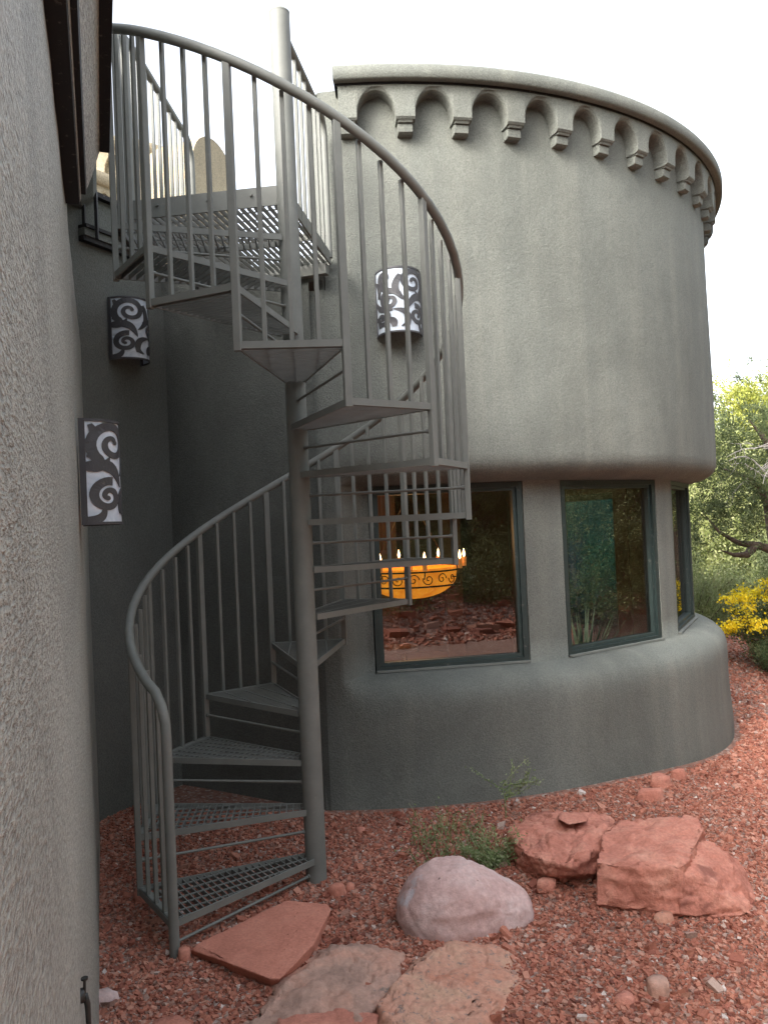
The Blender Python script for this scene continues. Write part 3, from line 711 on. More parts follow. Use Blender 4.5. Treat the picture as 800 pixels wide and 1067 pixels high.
def sconce(base, nrm, label, dead, hgt=.39, hw=.13, dep=.15, mirror=False, shift=0.0):
    base = Vector(base); nrm = Vector(nrm).normalized(); side = Vector((nrm.y, -nrm.x, 0)) * -1
    o = empty('wall_sconce', base, label, 'wall lamp', 'half round scrollwork wall lamps')
    def S(s, z, off=0.0):             # s 0..1 -> angle round half ellipse
        a = pi * s; p = base + side * (-(hw + off) * cos(a)) + nrm * ((dep + off) * sin(a) + .004)
        return p + U * z
    n = 28; mb = MB()
    vs = [S(i / n, z, 0) for i in range(n + 1) for z in (.006, hgt - .006)]
    mb.add(vs, [(2 * i, 2 * i + 2, 2 * i + 3, 2 * i + 1) for i in range(n)], True); mb.build('shade', M['mica'], o)
    mb = MB()
    for z0, z1 in ((0, .010), (hgt - .010, hgt)):
        vs = []
        for i in range(n + 1):
            for (z, of) in ((z0, -.002), (z0, .005), (z1, .005), (z1, -.002)): vs.append(S(i / n, z, of))
        mb.add(vs, [(4 * i + j, 4 * i + 4 + j, 4 * i + 4 + (j + 1) % 4, 4 * i + (j + 1) % 4) for i in range(n) for j in range(4)])
    for s in (0, 1):
        p = base + side * ((hw + .002) * (2 * s - 1)); mb.bar(p + nrm * .01, p + nrm * .01 + U * hgt, .01, .022, nrm)
    fr = mb.build('rim', M['scroll'], o)
    mb = MB()
    for st in PAT:
        vs = []
        m = len(st)
        for i, (s, t, w) in enumerate(st):
            p0 = st[max(i - 1, 0)]; p1 = st[min(i + 1, m - 1)]; dx, dy = p1[0] - p0[0], p1[1] - p0[1]; l = hypot(dx, dy) or 1; nx_, ny_ = -dy / l, dx / l
            for sg, of in ((1, .0015), (1, .004), (-1, .004), (-1, .0015)):
                ss = s + nx_ * w * .6 * sg; tt = t + ny_ * w * .6 * sg
                ss = min(1, max(0, ss)); tt = min(1.10, max(0.02, tt))
                if mirror: ss = 1 - ss
                vs.append(S(ss, tt / 1.12 * hgt, of))
        mb.add(vs, [(4 * i + j, 4 * i + 4 + j, 4 * i + 4 + (j + 1) % 4, 4 * i + (j + 1) % 4) for i in range(m - 1) for j in range(4)] + [(0, 1, 2, 3), tuple(range(4 * m - 4, 4 * m))])
        s, t, w = st[-1]
        if w > .03:                    # round bulb where a scroll ends
            q = []
            for i in range(15):
                a = 2 * pi * i / 14; ss = s + w * .75 * cos(a); tt = t + w * .75 * sin(a); ss = min(1, max(0, ss)); ss = 1 - ss if mirror else ss
                q.append(S(ss, min(hgt, tt / 1.12 * hgt), .0045))
            q = q[:-1]; mb.add(q, [tuple(range(len(q)))])
    mb.build('scrollwork', M['scroll'], o)
    mb = MB(); mb.bar(base + nrm * .02 + U * .1, base + nrm * .02 + U * (hgt - .1), .11, .035, nrm); mb.build('back_plate', M['black'], o)
    return o
# near one on the near wall, turned side-on
sconce(NW(3.02, .006, H + .055), no, 'large looking scrollwork wall lamp on the rough near wall, lowest of the three', 0, .385, .13, .135)
# on the side wall under the top treads
yy = 5.02 + .13 * .8; sconce(Vector((-1.784 + .524 * (yy - 4.773), yy, H + 1.112)) + ln * .01, ln, 'scrollwork wall lamp on the dark side wall just under the upper treads', 0, .39)
# on the tower
aw = D(-86.9); sconce((TX + 3.01 * cos(aw), TY + 3.01 * sin(aw), H + 1.128), (cos(aw), sin(aw), 0), 'scrollwork wall lamp on the round tower wall behind the handrail', 0, .385, mirror=True)

# wall faucet on the near wall
fb = Vector(NW(1.62, .0, H - .90)); fa = empty('wall_faucet', fb, 'small dark garden faucet low on the rough near wall', 'faucet')
mb = MB(); mb.tube([fb - no * .01, fb + no * .003, fb + no * .006], [.014, .014, .009], 16); mb.build('flange', M['faucet'], fa)
mb = MB(); mb.tube([fb, fb + no * .006, fb + no * .01 - U * .02, fb + no * .011 - U * .07], [.005, .006, .006, .005], 10); mb.build('spout', M['faucet'], fa)
mb = MB(); mb.tube([fb + no * .005, fb + no * .006 + U * .03], .003, 8); mb.tube([fb + no * .006 + U * .03, fb + no * .006 + U * .034], .007, 10); mb.build('handle', M['faucet'], fa)

# ------------------------------------------------------------------ sunlit tower behind the roof
bt = empty('distant_tower', (-2.9, 10.6, 0), 'cream sunlit round tower with arched cornice beyond the roof railing', 'tower')
def small_tower(c, R_, ztop, parent, a0, a1):
    mb = MB(); mb.lathe([(R_, 2.5), (R_, ztop - .1)], c, D(a0), D(a1), 50); mb.build('stucco_wall', M['stucco_cream'], parent)
    mb = MB(); mb.lathe([(R_ + .05, ztop - .14), (R_ + .12, ztop - .13), (R_ + .13, ztop), (R_ + .08, ztop + .03), (R_ - .3, ztop + .03)], c, D(a0), D(a1), 60); cp = mb.build('coping', M['stucco_cream'], parent)
    mb = MB(); step = 22; vs = []; n = 0
    a = a0
    while a < a1:
        t = ((a - a0) % step) / step - .5; z = ztop - .62 + (.30 * sqrt(max(0, 1 - (t / .36) ** 2)) + .12 if abs(t) < .36 else 0)
        for r, zz in ((R_ - .02, z), (R_ + .07, z), (R_ + .08, z + .03), (R_ + .08, ztop - .13)): vs.append((c[0] + r * cos(D(a)), c[1] + r * sin(D(a)), zz))
        n += 1; a += 1
    mb.add(vs, [(4 * i + j, 4 * i + 4 + j, 4 * i + 5 + j, 4 * i + 1 + j) for i in range(n - 1) for j in range(3)]); mb.build('cornice', M['stucco_cream'], parent)
small_tower((-3.32, 10.6), .95, H + 4.80, bt, -150, 40)
small_tower((-3.75, 9.3), .9, H + 4.0, bt, -150, 60)
bp = MB(); pts = []
W_, zt_, zb_ = .95, H + 4.86, 2.6
for t in np.linspace(0, pi, 15): pts.append((-W_ / 2 * cos(t), zt_ - W_ / 2 + W_ / 2 * sin(t)))
ol = [(-W_ / 2, zb_)] + pts + [(W_ / 2, zb_)]
pd = Vector((.30, .95, 0)).normalized(); pf = Vector((pd.y, -pd.x, 0))
pier = empty('rounded_pier', (-2.1, 9.5, 0), 'cream stucco pier with rounded top and grey side beyond the landing railing', 'pier')
P_ = Vector((-2.06, 9.45, 0)); D1 = Vector((.93, -.36, 0)).normalized(); D2 = Vector((.36, .93, 0)).normalized()
# round topped wall whose end faces right
ol2 = [(a, z) for a, z in ol]
vs = [P_ + D1 * 0 + D2 * (a + .47) + U * z - D1 * dd_ for dd_ in (0, 1.0) for a, z in ol2]
n = len(ol2); bp.add(vs, [tuple(range(n)), tuple(range(n, 2 * n))] + [(i, (i + 1) % n, n + (i + 1) % n, n + i) for i in range(n)])
bp.build('stucco_wall', M['stucco_cream'], pier)

# ------------------------------------------------------------------ rocks
def rock(name, pts, mat, label, cat='rock', group=None, cuts=6, amp=.02, fr=5, smooth_it=2, seed=0, flat=0, parent=None):
    bm = bmesh.new()
    for p in pts: bm.verts.new(p)
    r = bmesh.ops.convex_hull(bm, input=bm.verts)
    bmesh.ops.delete(bm, geom=[g for g in r['geom_interior'] if isinstance(g, bmesh.types.BMVert)], context='VERTS')
    bmesh.ops.triangulate(bm, faces=bm.faces)
    for _ in range(cuts):
        L_ = [e for e in bm.edges if e.calc_length() > (.02 if cuts >= 5 else .035)]
        if not L_ or len(bm.verts) > 30000: break
        bmesh.ops.subdivide_edges(bm, edges=L_, cuts=1, use_grid_fill=True); bmesh.ops.triangulate(bm, faces=bm.faces)
    for _ in range(smooth_it): bmesh.ops.smooth_vert(bm, verts=bm.verts, factor=.5, use_axis_x=True, use_axis_y=True, use_axis_z=True)
    bm.normal_update(); so = Vector((seed * 3.1, seed * 7.7, seed))
    for v in bm.verts:
        p = v.co + so
        n1 = noise.noise(p * fr); n2 = noise.noise(p * fr * 3.1); n3 = noise.noise(p * fr * 9); rid = 1 - abs(noise.noise(p * fr * 1.7 + Vector((9, 9, 9)))) * 2
        lay = abs(noise.noise(Vector((p.x * 2, p.y * 2, p.z * fr * 4)))) if not flat else 0
        v.co += v.normal * (n1 * amp + n2 * amp * .45 + n3 * amp * .28 - max(0, rid - .8) * amp * 2.2 - lay * amp * .9)
    me = bpy.data.meshes.new(name); base = Vector((sum(p[0] for p in pts) / len(pts), sum(p[1] for p in pts) / len(pts), 0))
    for v in bm.verts: v.co -= base
    bm.to_mesh(me); bm.free(); me.materials.append(mat); me.polygons.foreach_set('use_smooth', [True] * len(me.polygons))
    o = bpy.data.objects.new(name, me); o.location = base; link(o); tag(o, label, cat, group); return o
def hull(base, top, z0, zt):       # polygon base, polygon top with heights
    return [(x, y, z0) for x, y in base] + [(*p, zt) if len(p) == 2 else p for p in top]

def PX(px, py, z):               # ground point from the survey of the yard (bearing tables)
    f_, ro, pi_ = 843.4334, .0450149, .0185397
    dx, dy = (px - 400) / f_, (py - 533.5) / f_; u = dx * cos(ro) - dy * sin(ro); v = dx * sin(ro) + dy * cos(ro)
    r = Vector((u, cos(pi_) + sin(pi_) * v, sin(pi_) - cos(pi_) * v)); t = (z - H) / r.z; return (r.x * t, r.y * t, z)
def survey(l): return [PX(*q) for q in l]
rock('flat_slab', survey([(200, 1000, -.04), (283, 1036, -.04), (332, 995, -.04), (346, 950, -.04), (290, 945, -.04), (199, 990, .03), (205, 984, .045), (298, 938, .045), (340, 942, .045), (344, 948, .045), (326, 984, .05), (292, 1020, .055), (282, 1020, .055), (240, 1004, .05)]), M['rock_slab'], 'smooth flat terracotta red slab lying at the foot of the stair', 'rock', cuts=6, amp=.0045, smooth_it=0, seed=1, flat=1)
_e = []
for (ex, ey, ez, ra, rb, rc) in ((.205, 3.42, .03, .235, .2, .225), (.42, 3.43, .01, .135, .13, .135)):
    for i in range(14):
        for j in range(6):
            t_, p_ = 2 * pi * i / 14, pi / 2 * j / 5.5 - .25; _e.append((ex + ra * cos(t_) * cos(p_), ey + rb * sin(t_) * cos(p_), ez + rc * sin(p_)))
rock('boulder', _e, M['rock_pink'], 'pale pink rounded boulder standing in front of the green weed', 'boulder', cuts=6, amp=.012, fr=4.0, smooth_it=2, seed=13)
rock('boulder', survey([(528, 905, -.05), (545, 918, -.05), (590, 928, -.05), (630, 915, -.05), (650, 890, -.05), (640, 850, -.05), (545, 848, -.05), (530, 868, .13), (548, 856, .16), (575, 845, .17), (615, 846, .17), (634, 856, .17), (622, 885, .16), (600, 890, .17), (622, 912, .05), (630, 880, .17), (585, 902, .15), (548, 890, .13)]), M['rock_red'], 'low lumpy red sandstone boulder, left of the big blocky one', 'boulder', cuts=6, amp=.032, fr=6, smooth_it=1, seed=3)
rock('boulder', survey([(620, 956, -.05), (712, 962, -.05), (740, 900, -.05), (640, 880, -.05), (620, 898, .19), (628, 862, .21), (640, 851, .21), (722, 847, .24), (735, 862, .24), (728, 874, .23), (714, 902, .21), (660, 905, .195), (619, 945, .02), (712, 956, .02)]), M['rock_red'], 'largest blocky red sandstone boulder with a flat top', 'boulder', cuts=6, amp=.024, fr=6, smooth_it=0, seed=4)
rock('boulder', survey([(704, 962, -.05), (790, 962, -.05), (785, 915, -.05), (735, 900, -.05), (708, 905, .19), (730, 872, .2), (744, 876, .19), (764, 902, .13), (784, 940, .04), (708, 955, .02), (786, 955, .01)]), M['rock_red'], 'wedge shaped red sandstone boulder sloping down, right of the blocky one', 'boulder', cuts=6, amp=.02, fr=6, smooth_it=0, seed=5)
rock('flat_rock', survey([(580, 850, .16), (612, 853, .16), (608, 846, .16), (580, 853, .2), (592, 860, .195), (612, 856, .195), (606, 848, .2), (585, 846, .2)]), M['rock_red'], 'thin red flake of stone lying on top of the low boulder', 'rock', cuts=4, amp=.006, smooth_it=1, seed=6)


rock('flat_slab', survey([(235, 1085, -.04), (285, 1022, -.04), (345, 982, -.04), (392, 980, -.04), (428, 992, -.04), (425, 1030, -.04), (385, 1085, -.04), (250, 1078, .025), (298, 1022, .05), (345, 988, .06), (388, 986, .045), (420, 996, .02), (412, 1025, .035), (376, 1066, .045)]), M['rock_grey'], 'weathered grey brown flat slab between the red slab and the speckled slab', 'rock', cuts=6, amp=.022, fr=7, smooth_it=0, seed=7)
rock('flat_slab', survey([(385, 1052, -.04), (432, 1000, -.04), (468, 978, -.04), (520, 982, -.04), (575, 1002, -.04), (560, 1045, -.04), (500, 1120, -.04), (395, 1120, -.04), (392, 1046, .075), (435, 1000, .07), (470, 981, .055), (515, 984, .035), (560, 1003, .008), (520, 1045, .028), (480, 1085, .04), (420, 1075, .08)]), M['rock_lichen'], 'lichen speckled orange and grey flat slab at the bottom edge', 'rock', cuts=6, amp=.018, fr=7, smooth_it=0, seed=8)
rock('flat_slab', survey([(262, 1115, -.03), (285, 1058, -.03), (350, 1046, -.03), (402, 1055, -.03), (392, 1115, -.03), (292, 1062, .05), (350, 1050, .06), (394, 1058, .055), (386, 1105, .055), (282, 1105, .05)]), M['rock_red'], 'red flat stone at the bottom edge in front of the grey slab', 'rock', cuts=6, amp=.014, fr=7, smooth_it=0, seed=9)
small = [(-.285, 3.70, .075, .05, 'rock_slab', 'squarish red stone beside the foot of the pole'), (-.235, 3.74, .04, .035, 'rock_slab', 'little red stone right of the squarish one by the pole'),
         (.655, 3.66, .085, .05, 'rock_red', 'loose red stone between the pink boulder and the red boulders'), (1.06, 3.33, .07, .035, 'rock_lichen', 'tan stone leaning on the front of the blocky boulder'),
         (1.48, 4.78, .13, .06, 'rock_red', 'flat red stone near the tower wall, lower of a pile'), (1.62, 5.02, .12, .07, 'rock_red', 'brick like red stone by the tower wall, upper of a pile'), (1.80, 5.2, .08, .06, 'rock_red', 'small red stone at the foot of the tower wall'),
         (.87, 2.83, .085, .05, 'rock_grey', 'brownish stone alone in the gravel at lower right'), (.74, 2.78, .08, .03, 'rock_red', 'flat red stone left of the brownish one at lower right'),
         (-1.18, 3.75, .09, .05, 'rock_red', 'red stone in the gravel left of the stair'), (-1.1, 2.95, .1, .03, 'rock_pink', 'pale flat stone near the newel post'), (-.8, 2.72, .14, .04, 'rock_red', 'broad red stone at the bottom edge left of the slabs'),
         (-.86, 3.2, .05, .05, 'rock_slab', 'red chunk touching the newel post'), (-.2, 4.45, .05, .03, 'rock_red', 'small red stone under the tower wall left of the weed'), (.25, 4.55, .06, .035, 'rock_red', 'small stone behind the weed at the tower foot'),
         (2.1, 4.3, .07, .03, 'rock_pink', 'pale pink stone right of the boulders'), (1.9, 3.6, .06, .03, 'rock_red', 'small flat red stone right of the wedge boulder'), (.95, 3.6, .08, .04, 'rock_red', 'red shard in the gap between the two red boulders')]
for i, (x, y, s, h, mt, lab) in enumerate(small):
    random.seed(100 + i); pp = []; zt_0 = terrain(x, y)
    for a in np.linspace(0, 2 * pi, 7)[:-1]:
        rr = s * random.uniform(.6, 1.0) * .62; pp.append((x + rr * cos(a) * 1.25, y + rr * sin(a), zt_0 - .02)); pp.append((x + rr * cos(a + .3) * 1.05, y + rr * sin(a + .3) * .8, zt_0 + h * random.uniform(.7, 1.05)))
    rock('stone', pp, M[mt], lab, 'stone', cuts=3, amp=.005, fr=22, smooth_it=0, seed=20 + i)
random.seed(11)

# ------------------------------------------------------------------ plants
def leaves(name, C_, Dv, L_, W_, mat, parent=None):      # numpy: centres, directions, lengths, widths -> quads
    n = len(C_); Dv = Dv / np.linalg.norm(Dv, axis=1, keepdims=True); R_ = rng.normal(size=(n, 3)); S_ = np.cross(Dv, R_); S_ /= np.linalg.norm(S_, axis=1, keepdims=True) + 1e-9
    L_ = np.broadcast_to(L_, n)[:, None]; W_ = np.broadcast_to(W_, n)[:, None]
    V = np.stack([C_ - Dv * L_ * .5, C_ + S_ * W_ * .5, C_ + Dv * L_ * .5, C_ - S_ * W_ * .5], 1).reshape(-1, 3)
    F = np.arange(4 * n).reshape(-1, 4); return raw_mesh(name, V, F, mat, parent)
def tree(name, loc, h, spread, mat, label, cat='tree', group=None, nclump=60, per=260, leaf=.05, trunk_r=.12, lean=(0, 0), seed=0, crown_z=.35, clump_r=.32, dead=0, gaps=.0):
    rd = random.Random(seed); rg = np.random.default_rng(seed); z0 = terrain(loc[0], loc[1]) if len(loc) == 2 else loc[2]
    base = Vector((loc[0], loc[1], z0 - .1)); t = empty(name, base, label, cat, group)
    mb = MB(); top = base + Vector((lean[0], lean[1], h * .8)); pts = []; m = 8
    for i in range(m + 1):
        s = i / m; pts.append(base.lerp(top, s) + Vector((noise.noise(Vector((seed, s * 3, 1))), noise.noise(Vector((seed, s * 3, 5))), 0)) * .35 * h * .2 * s)
    mb.tube(pts, [trunk_r * (1 - .8 * i / m) + .012 for i in range(m + 1)], 9)
    cc = []
    for i in range(nclump):
        s = rd.uniform(crown_z, 1.05); a = rd.uniform(0, 2 * pi); fall = (1 - ((s - crown_z) / (1.1 - crown_z)) ** 1.6); rr = spread * (.25 + .85 * fall) * rd.uniform(.45, 1)
        o = pts[min(m, int(s * m * .85))]; e = Vector((base.x + lean[0] * s + rr * cos(a), base.y + lean[1] * s + rr * sin(a), base.z + h * s + rd.uniform(-.1, .15) * h * .5)); cc.append(e)
        if i % 2 == 0 or rr > spread * .7:
            mid = o.lerp(e, .5) + Vector((rd.uniform(-1, 1), rd.uniform(-1, 1), rd.uniform(-.6, .3))) * .12 * spread
            r0 = trunk_r * .32 * (1.1 - s * .6); mb.tube([o, mid, e], [r0, r0 * .6, .006], 5, False)
    mb.build('trunk', M['bark'], t, recalc=False)
    Cs = []; Ds = []
    for e in cc:
        cr_ = clump_r * rd.uniform(.6, 1.25); k_ = int(per * rd.uniform(.6, 1.3)); sub = rg.normal(size=(max(3, k_ // 28), 3)) * cr_ * .55 * np.array([1, 1, .75])
        idx = rg.integers(0, len(sub), k_); q = rg.normal(size=(k_, 3)) * cr_ * .2 + sub[idx]; Cs.append(q + np.array(e)); dv = q + rg.normal(size=(k_, 3)) * cr_ * .4; dv[:, 2] += cr_ * .35; Ds.append(dv)
    Cs = np.concatenate(Cs); Ds = np.concatenate(Ds)
    leaves('crown', Cs, Ds, leaf * (.6 + .9 * rg.random(len(Cs))), leaf * .42, mat, t)
    if dead:
        mb = MB()
        for _ in range(dead):
            a = rd.uniform(pi * .6, pi * 1.5); s = Vector((base.x + lean[0] * .6, base.y, base.z + h * rd.uniform(.5, .75))); p = s; ps = [p]
            d = Vector((cos(a), sin(a), rd.uniform(-.1, .5)))
            for q in range(6): p = p + d * spread * .2; d = (d + Vector((rd.uniform(-.5, .5), rd.uniform(-.5, .5), rd.uniform(-.45, .3)))).normalized(); ps.append(p)
            mb.tube(ps, [.012, .01, .008, .007, .006, .005, .003], 5, False)
            for q in range(2, 6):
                for w_ in range(2): e = ps[q] + Vector((rd.uniform(-1, 1), rd.uniform(-1, 1), rd.uniform(-1, .3))) * .22; mb.tube([ps[q], ps[q].lerp(e, .5) + Vector((0, 0, .03)), e], [.005, .004, .002], 4, False)
        mb.build('dead_branch', M['dead'], t, recalc=False)
    return t
# big juniper at the right edge
jt = empty('juniper_tree', (5.0, 10.2, 0), 'dark gnarled juniper with bare grey twigs right of the tower', 'tree')
mb = MB()
tz = terrain(5, 10.2)
trunk = [(5.05, 10.2, tz - .1), (4.98, 10.2, .6), (4.9, 10.15, 1.15), (4.86, 10.2, 1.7), (5.0, 10.2, 2.2), (5.2, 10.3, 2.8)]
mb.tube(trunk, [.13, .11, .1, .085, .06, .03], 10)
limbs = [[(4.9, 10.15, 1.12), (4.6, 10.0, 1.22), (4.3, 9.9, 1.27), (4.05, 9.85, 1.42), (3.85, 9.8, 1.66)], [(4.87, 10.2, 1.6), (4.7, 10.1, 1.95), (4.45, 10, 2.1), (4.15, 9.95, 2.2)], [(4.86, 10.2, 1.75), (5.2, 10.1, 2.0), (5.6, 10.0, 2.2)],
         [(4.55, 10.0, 1.23), (4.4, 9.9, 1.12), (4.2, 9.8, 1.13), (4.0, 9.7, 1.2)], [(5.0, 10.2, 2.2), (4.8, 10.2, 2.6), (4.6, 10.1, 2.8)], [(4.9, 10.15, 1.2), (5.3, 9.9, 1.3), (5.7, 9.8, 1.5)]]
for l in limbs: mb.tube(l, [.058 * (1 - i_ / (len(l) - 1)) + .005 for i_ in range(len(l))], 8, False)
mb.build('trunk', M['bark'], jt, recalc=False)
rg = np.random.default_rng(5); rd = random.Random(5); Cs = []; Ds = []
cl = []
for i in range(125):
    l = rd.choice(limbs[:6] + [trunk[3:]]); p = Vector(rd.choice(l[1:])); cl.append(p + Vector((rd.gauss(0, .33), rd.gauss(0, .5), rd.gauss(.2, .26))))
for i in range(75): cl.append(Vector((rd.uniform(3.7, 5.9), rd.uniform(9.6, 11), rd.uniform(1.55, 2.9))))
for e in cl:
    if e.z < 1.3 and rd.random() < .7: continue
    k_ = int(rd.uniform(120, 300)); sub = rg.normal(size=(8, 3)) * .085; q = rg.normal(size=(k_, 3)) * .032 + sub[rg.integers(0, 8, k_)]; Cs.append(q + np.array(e)); dv = q + rg.normal(size=(k_, 3)) * .06; dv[:, 2] += .06; Ds.append(dv)
Cs = np.concatenate(Cs); leaves('crown', Cs, np.concatenate(Ds), .035 * (.6 + .9 * rg.random(len(Cs))), .016, M['juniper'], jt)
mb = MB()
for i in range(13):
    p = Vector((rd.uniform(4.5, 5.2), 9.7, rd.uniform(2.0, 2.35))); d = Vector((rd.uniform(-1, .1), rd.uniform(-.4, .2), rd.uniform(-.2, .5))).normalized(); ps = [p]
    for q in range(7): p = p + d * .11; d = (d + Vector((rd.uniform(-.3, .2), 0, rd.uniform(-.55, .15)))).normalized(); ps.append(p)
    mb.tube(ps, [.012, .011, .01, .008, .007, .006, .004, .003], 5, False)
    for q in range(2, 7): e = ps[q] + Vector((rd.uniform(-.5, .5), rd.uniform(-.2, .2), rd.uniform(-1, .2))) * .25; mb.tube([ps[q], ps[q].lerp(e, .5) + Vector((.02, 0, 0)), e], [.005, .004, .002], 4, False)
mb.build('dead_branch', M['dead'], jt, recalc=False)
tree('juniper_tree', (7.4, 16), 3.95, 1.2, M['juniper_light'], 'yellow green pointed tree rising highest behind the dark juniper', nclump=110, per=300, leaf=.075, seed=21, crown_z=.25, clump_r=.42)
G1 = 'light trees beyond the dark juniper'
for i, (x, y, h, s, lb_) in enumerate([(6.1, 15.0, 3.0, 1.0, 'rounded pale green tree hugging the tower edge behind the dark juniper'), (9.3, 17.5, 4.2, 1.3, 'pale tree behind the juniper at the right edge'), (8.2, 21, 3.2, 1.5, 'far pale tree seen between the juniper branches'), (10.5, 24, 3.4, 1.8, 'farthest hazy green tree behind the yellow shrub')]):
    tree('pale_tree', (x, y), h, s, M['far_leaf'], lb_, group=G1, nclump=130, per=260, leaf=.085, seed=31 + i, crown_z=.12, clump_r=.5)
# shrubs
def shrub(name, loc, r, h, mat, label, n=9000, leaf=.035, seed=0, group=None, up=.7, width=.4):
    rg = np.random.default_rng(seed); z0 = terrain(*loc); t = empty(name, (loc[0], loc[1], z0), label, 'shrub', group)
    mb = MB(); rd = random.Random(seed); tips = []
    for i in range(34):
        a = rd.uniform(0, 2 * pi); q = rd.random() ** .6; e = Vector((loc[0] + r * q * cos(a), loc[1] + r * q * sin(a), z0 + h * (1 - .45 * q) * rd.uniform(.6, 1))); s = Vector((loc[0] + .15 * r * cos(a), loc[1] + .15 * r * sin(a), z0 - .03))
        mb.tube([s, s.lerp(e, .5) + Vector((0, 0, .1 * h)), e], [.009, .007, .003], 5, False); tips.append((s, e))
    mb.build('stem', M['bark'], t, recalc=False)
    idx = rg.integers(0, len(tips), n); f = rg.random(n) ** .55; S_ = np.array([tuple(a) for a, b in tips])[idx]; E_ = np.array([tuple(b) for a, b in tips])[idx]
    C_ = S_ + (E_ - S_) * f[:, None]; C_[:, 2] += .25 * h * f * (1 - f); C_ += rg.normal(size=(n, 3)) * r * .09
    dv = (E_ - S_) * up + rg.normal(size=(n, 3)) * .35 * h; leaves('foliage', C_, dv, leaf * (.6 + .8 * rg.random(n)), leaf * width, mat, t); return t, tips
shrub('shrub', (3.75, 10.3), .6, 1.25, M['shrub'], 'feathery pale green shrub between the tower and the yellow blossom', 16000, .05, 3, None, 1.2, .22)
shrub('shrub', (4.35, 12.2), .9, 1.5, M['shrub'], 'hazy pale green shrub behind the yellow blossom', 15000, .05, 4, None, .9, .3)
shrub('shrub', (4.30, 8.9), .5, .42, M['dark_shrub'], 'low dark green shrub under the yellow blossom', 14000, .035, 5, None, .8, .35)
shrub('shrub', (6.2, 12.5), 1.2, 1.4, M['shrub'], 'broad pale shrub at the right edge behind the juniper trunk', 15000, .05, 6)
ft, tips = shrub('flowering_shrub', (4.45, 9.25), .62, 1.0, M['dark_shrub'], 'shrub covered in bright yellow blossom right of the tower', 12000, .035, 8)
rg = np.random.default_rng(9); Cs = []
for i in range(95):
    a = rg.uniform(0, 2 * pi); q = rg.random() ** .5; x = 4.42 + .68 * q * cos(a); y = 9.2 + .5 * q * sin(a); z = .30 + .74 * rg.random() * (1.1 - .45 * q) + .1 * (4.45 - x)
    Cs.append(np.array([x, y, z + terrain(4.4, 9.2)]) + rg.normal(size=(60, 3)) * np.array([.055, .055, .03]))
Cs = np.concatenate(Cs); leaves('blossom', Cs, rg.normal(size=(len(Cs), 3)), .034, .026, M['yellow'], ft)
# weed by the red boulder
wd = empty('weed', (.48, 3.95, 0), 'straggly green weed growing against the low red boulder', 'plant')
mb = MB(); rd = random.Random(3); C_ = []; Dv = []
def stem(p, d, n, step, droop, dens, leafr=.012):
    ps = [Vector(p)]; d = Vector(d).normalized()
    for i in range(n):
        ps.append(ps[-1] + d * step); d = (d + Vector((rd.gauss(0, .12), rd.gauss(0, .12), rd.gauss(-droop, .08)))).normalized()
        for _ in range(dens):
            q = ps[-1].lerp(ps[-2], rd.random()) + Vector((rd.gauss(0, leafr), rd.gauss(0, leafr), rd.gauss(0, leafr))); C_.append(tuple(q)); Dv.append(tuple(d + Vector((rd.gauss(0, .7), rd.gauss(0, .7), rd.gauss(.1, .7)))))
    mb.tube(ps, [.0028 * (1 - .7 * i / n) for i in range(n + 1)], 4, False); return ps
for i in range(38):
    a = rd.uniform(0, 2 * pi); stem((.46 + rd.gauss(0, .03), 3.93 + rd.gauss(0, .04), 0), (cos(a) * .8, sin(a) * .6, rd.uniform(.6, 1.6)), 9, rd.uniform(.012, .028), .07, 4)
for i in range(44): stem((rd.uniform(.08, .42), rd.uniform(3.95, 4.4), 0), (rd.gauss(0, .3), rd.gauss(0, .3), 1), 8, rd.uniform(.012, .024), .05, 2, .02)
mb.build('stem', M['weed'], wd, recalc=False); leaves('foliage', np.array(C_), np.array(Dv), .020, .0075, M['weed'], wd)
wd = empty('weed', (.62, 4.6, 0), 'tall thin weed sprig against the base of the tower', 'plant'); mb = MB(); C_ = []; Dv = []
ps = stem((.60, 4.55, 0), (.1, 0, 1), 9, .022, 0, 2)
for i in range(9): stem(ps[5 + i % 4], (rd.uniform(-.5, 1.6), rd.uniform(-.1, .1), rd.uniform(.05, .6)), 9, .025, -.01, 4, .010)
mb.build('stem', M['weed'], wd, recalc=False); leaves('foliage', np.array(C_), np.array(Dv), .018, .008, M['weed'], wd)

# ------------------------------------------------------------------ slope behind the viewer (seen mirrored in the windows)
G2 = 'junipers on the slope mirrored in the window glass'
spots = [(-3.5, -9, 5.2), (-.5, -11, 5.5), (2.2, -8.5, 4.6), (4.6, -10.5, 5.5), (7.5, -8, 5), (10.5, -6, 5), (13, -2, 5.5), (1, -16, 6), (6.5, -15, 6), (11, -12, 6), (16, -8, 6), (-6, -14, 6), (17, 2, 5.5), (5.5, -6.2, 3.2), (9.2, -2.6, 3.8), (1.6, -6.4, 2.6),
         (8.2, 2.2, 3.6), (8.8, 5.0, 4.2), (11.5, 3.4, 5), (7.0, .2, 2.8), (11.2, 7.4, 5), (14.5, 5.5, 5.5), (7.6, 3.6, 2.2), (13.5, 10.5, 5.5), (16, 14, 6), (10.4, .6, 4.6), (6.8, -3.6, 3.2), (3.2, -7.2, 3.0), (18, 9, 6), (6.9, 9.4, 2.8), (8.6, 11.2, 3.8), (10.5, 13.5, 4.6), (12.5, 12.4, 5), (3.8, -9.5, 5.0), (6.4, -9.0, 4.6), (8.4, -5.4, 4.0), (4.2, -13, 6), (.6, -5.6, 3.2), (2.6, -6.6, 3.6), (4.2, -6.8, 3.2), (1.8, -8.0, 4.4), (6.9, 4.9, 2.2), (7.4, 2.8, 3.0), (9.6, 3.6, 4.4), (9.8, 6.2, 4.6)]
proto = None
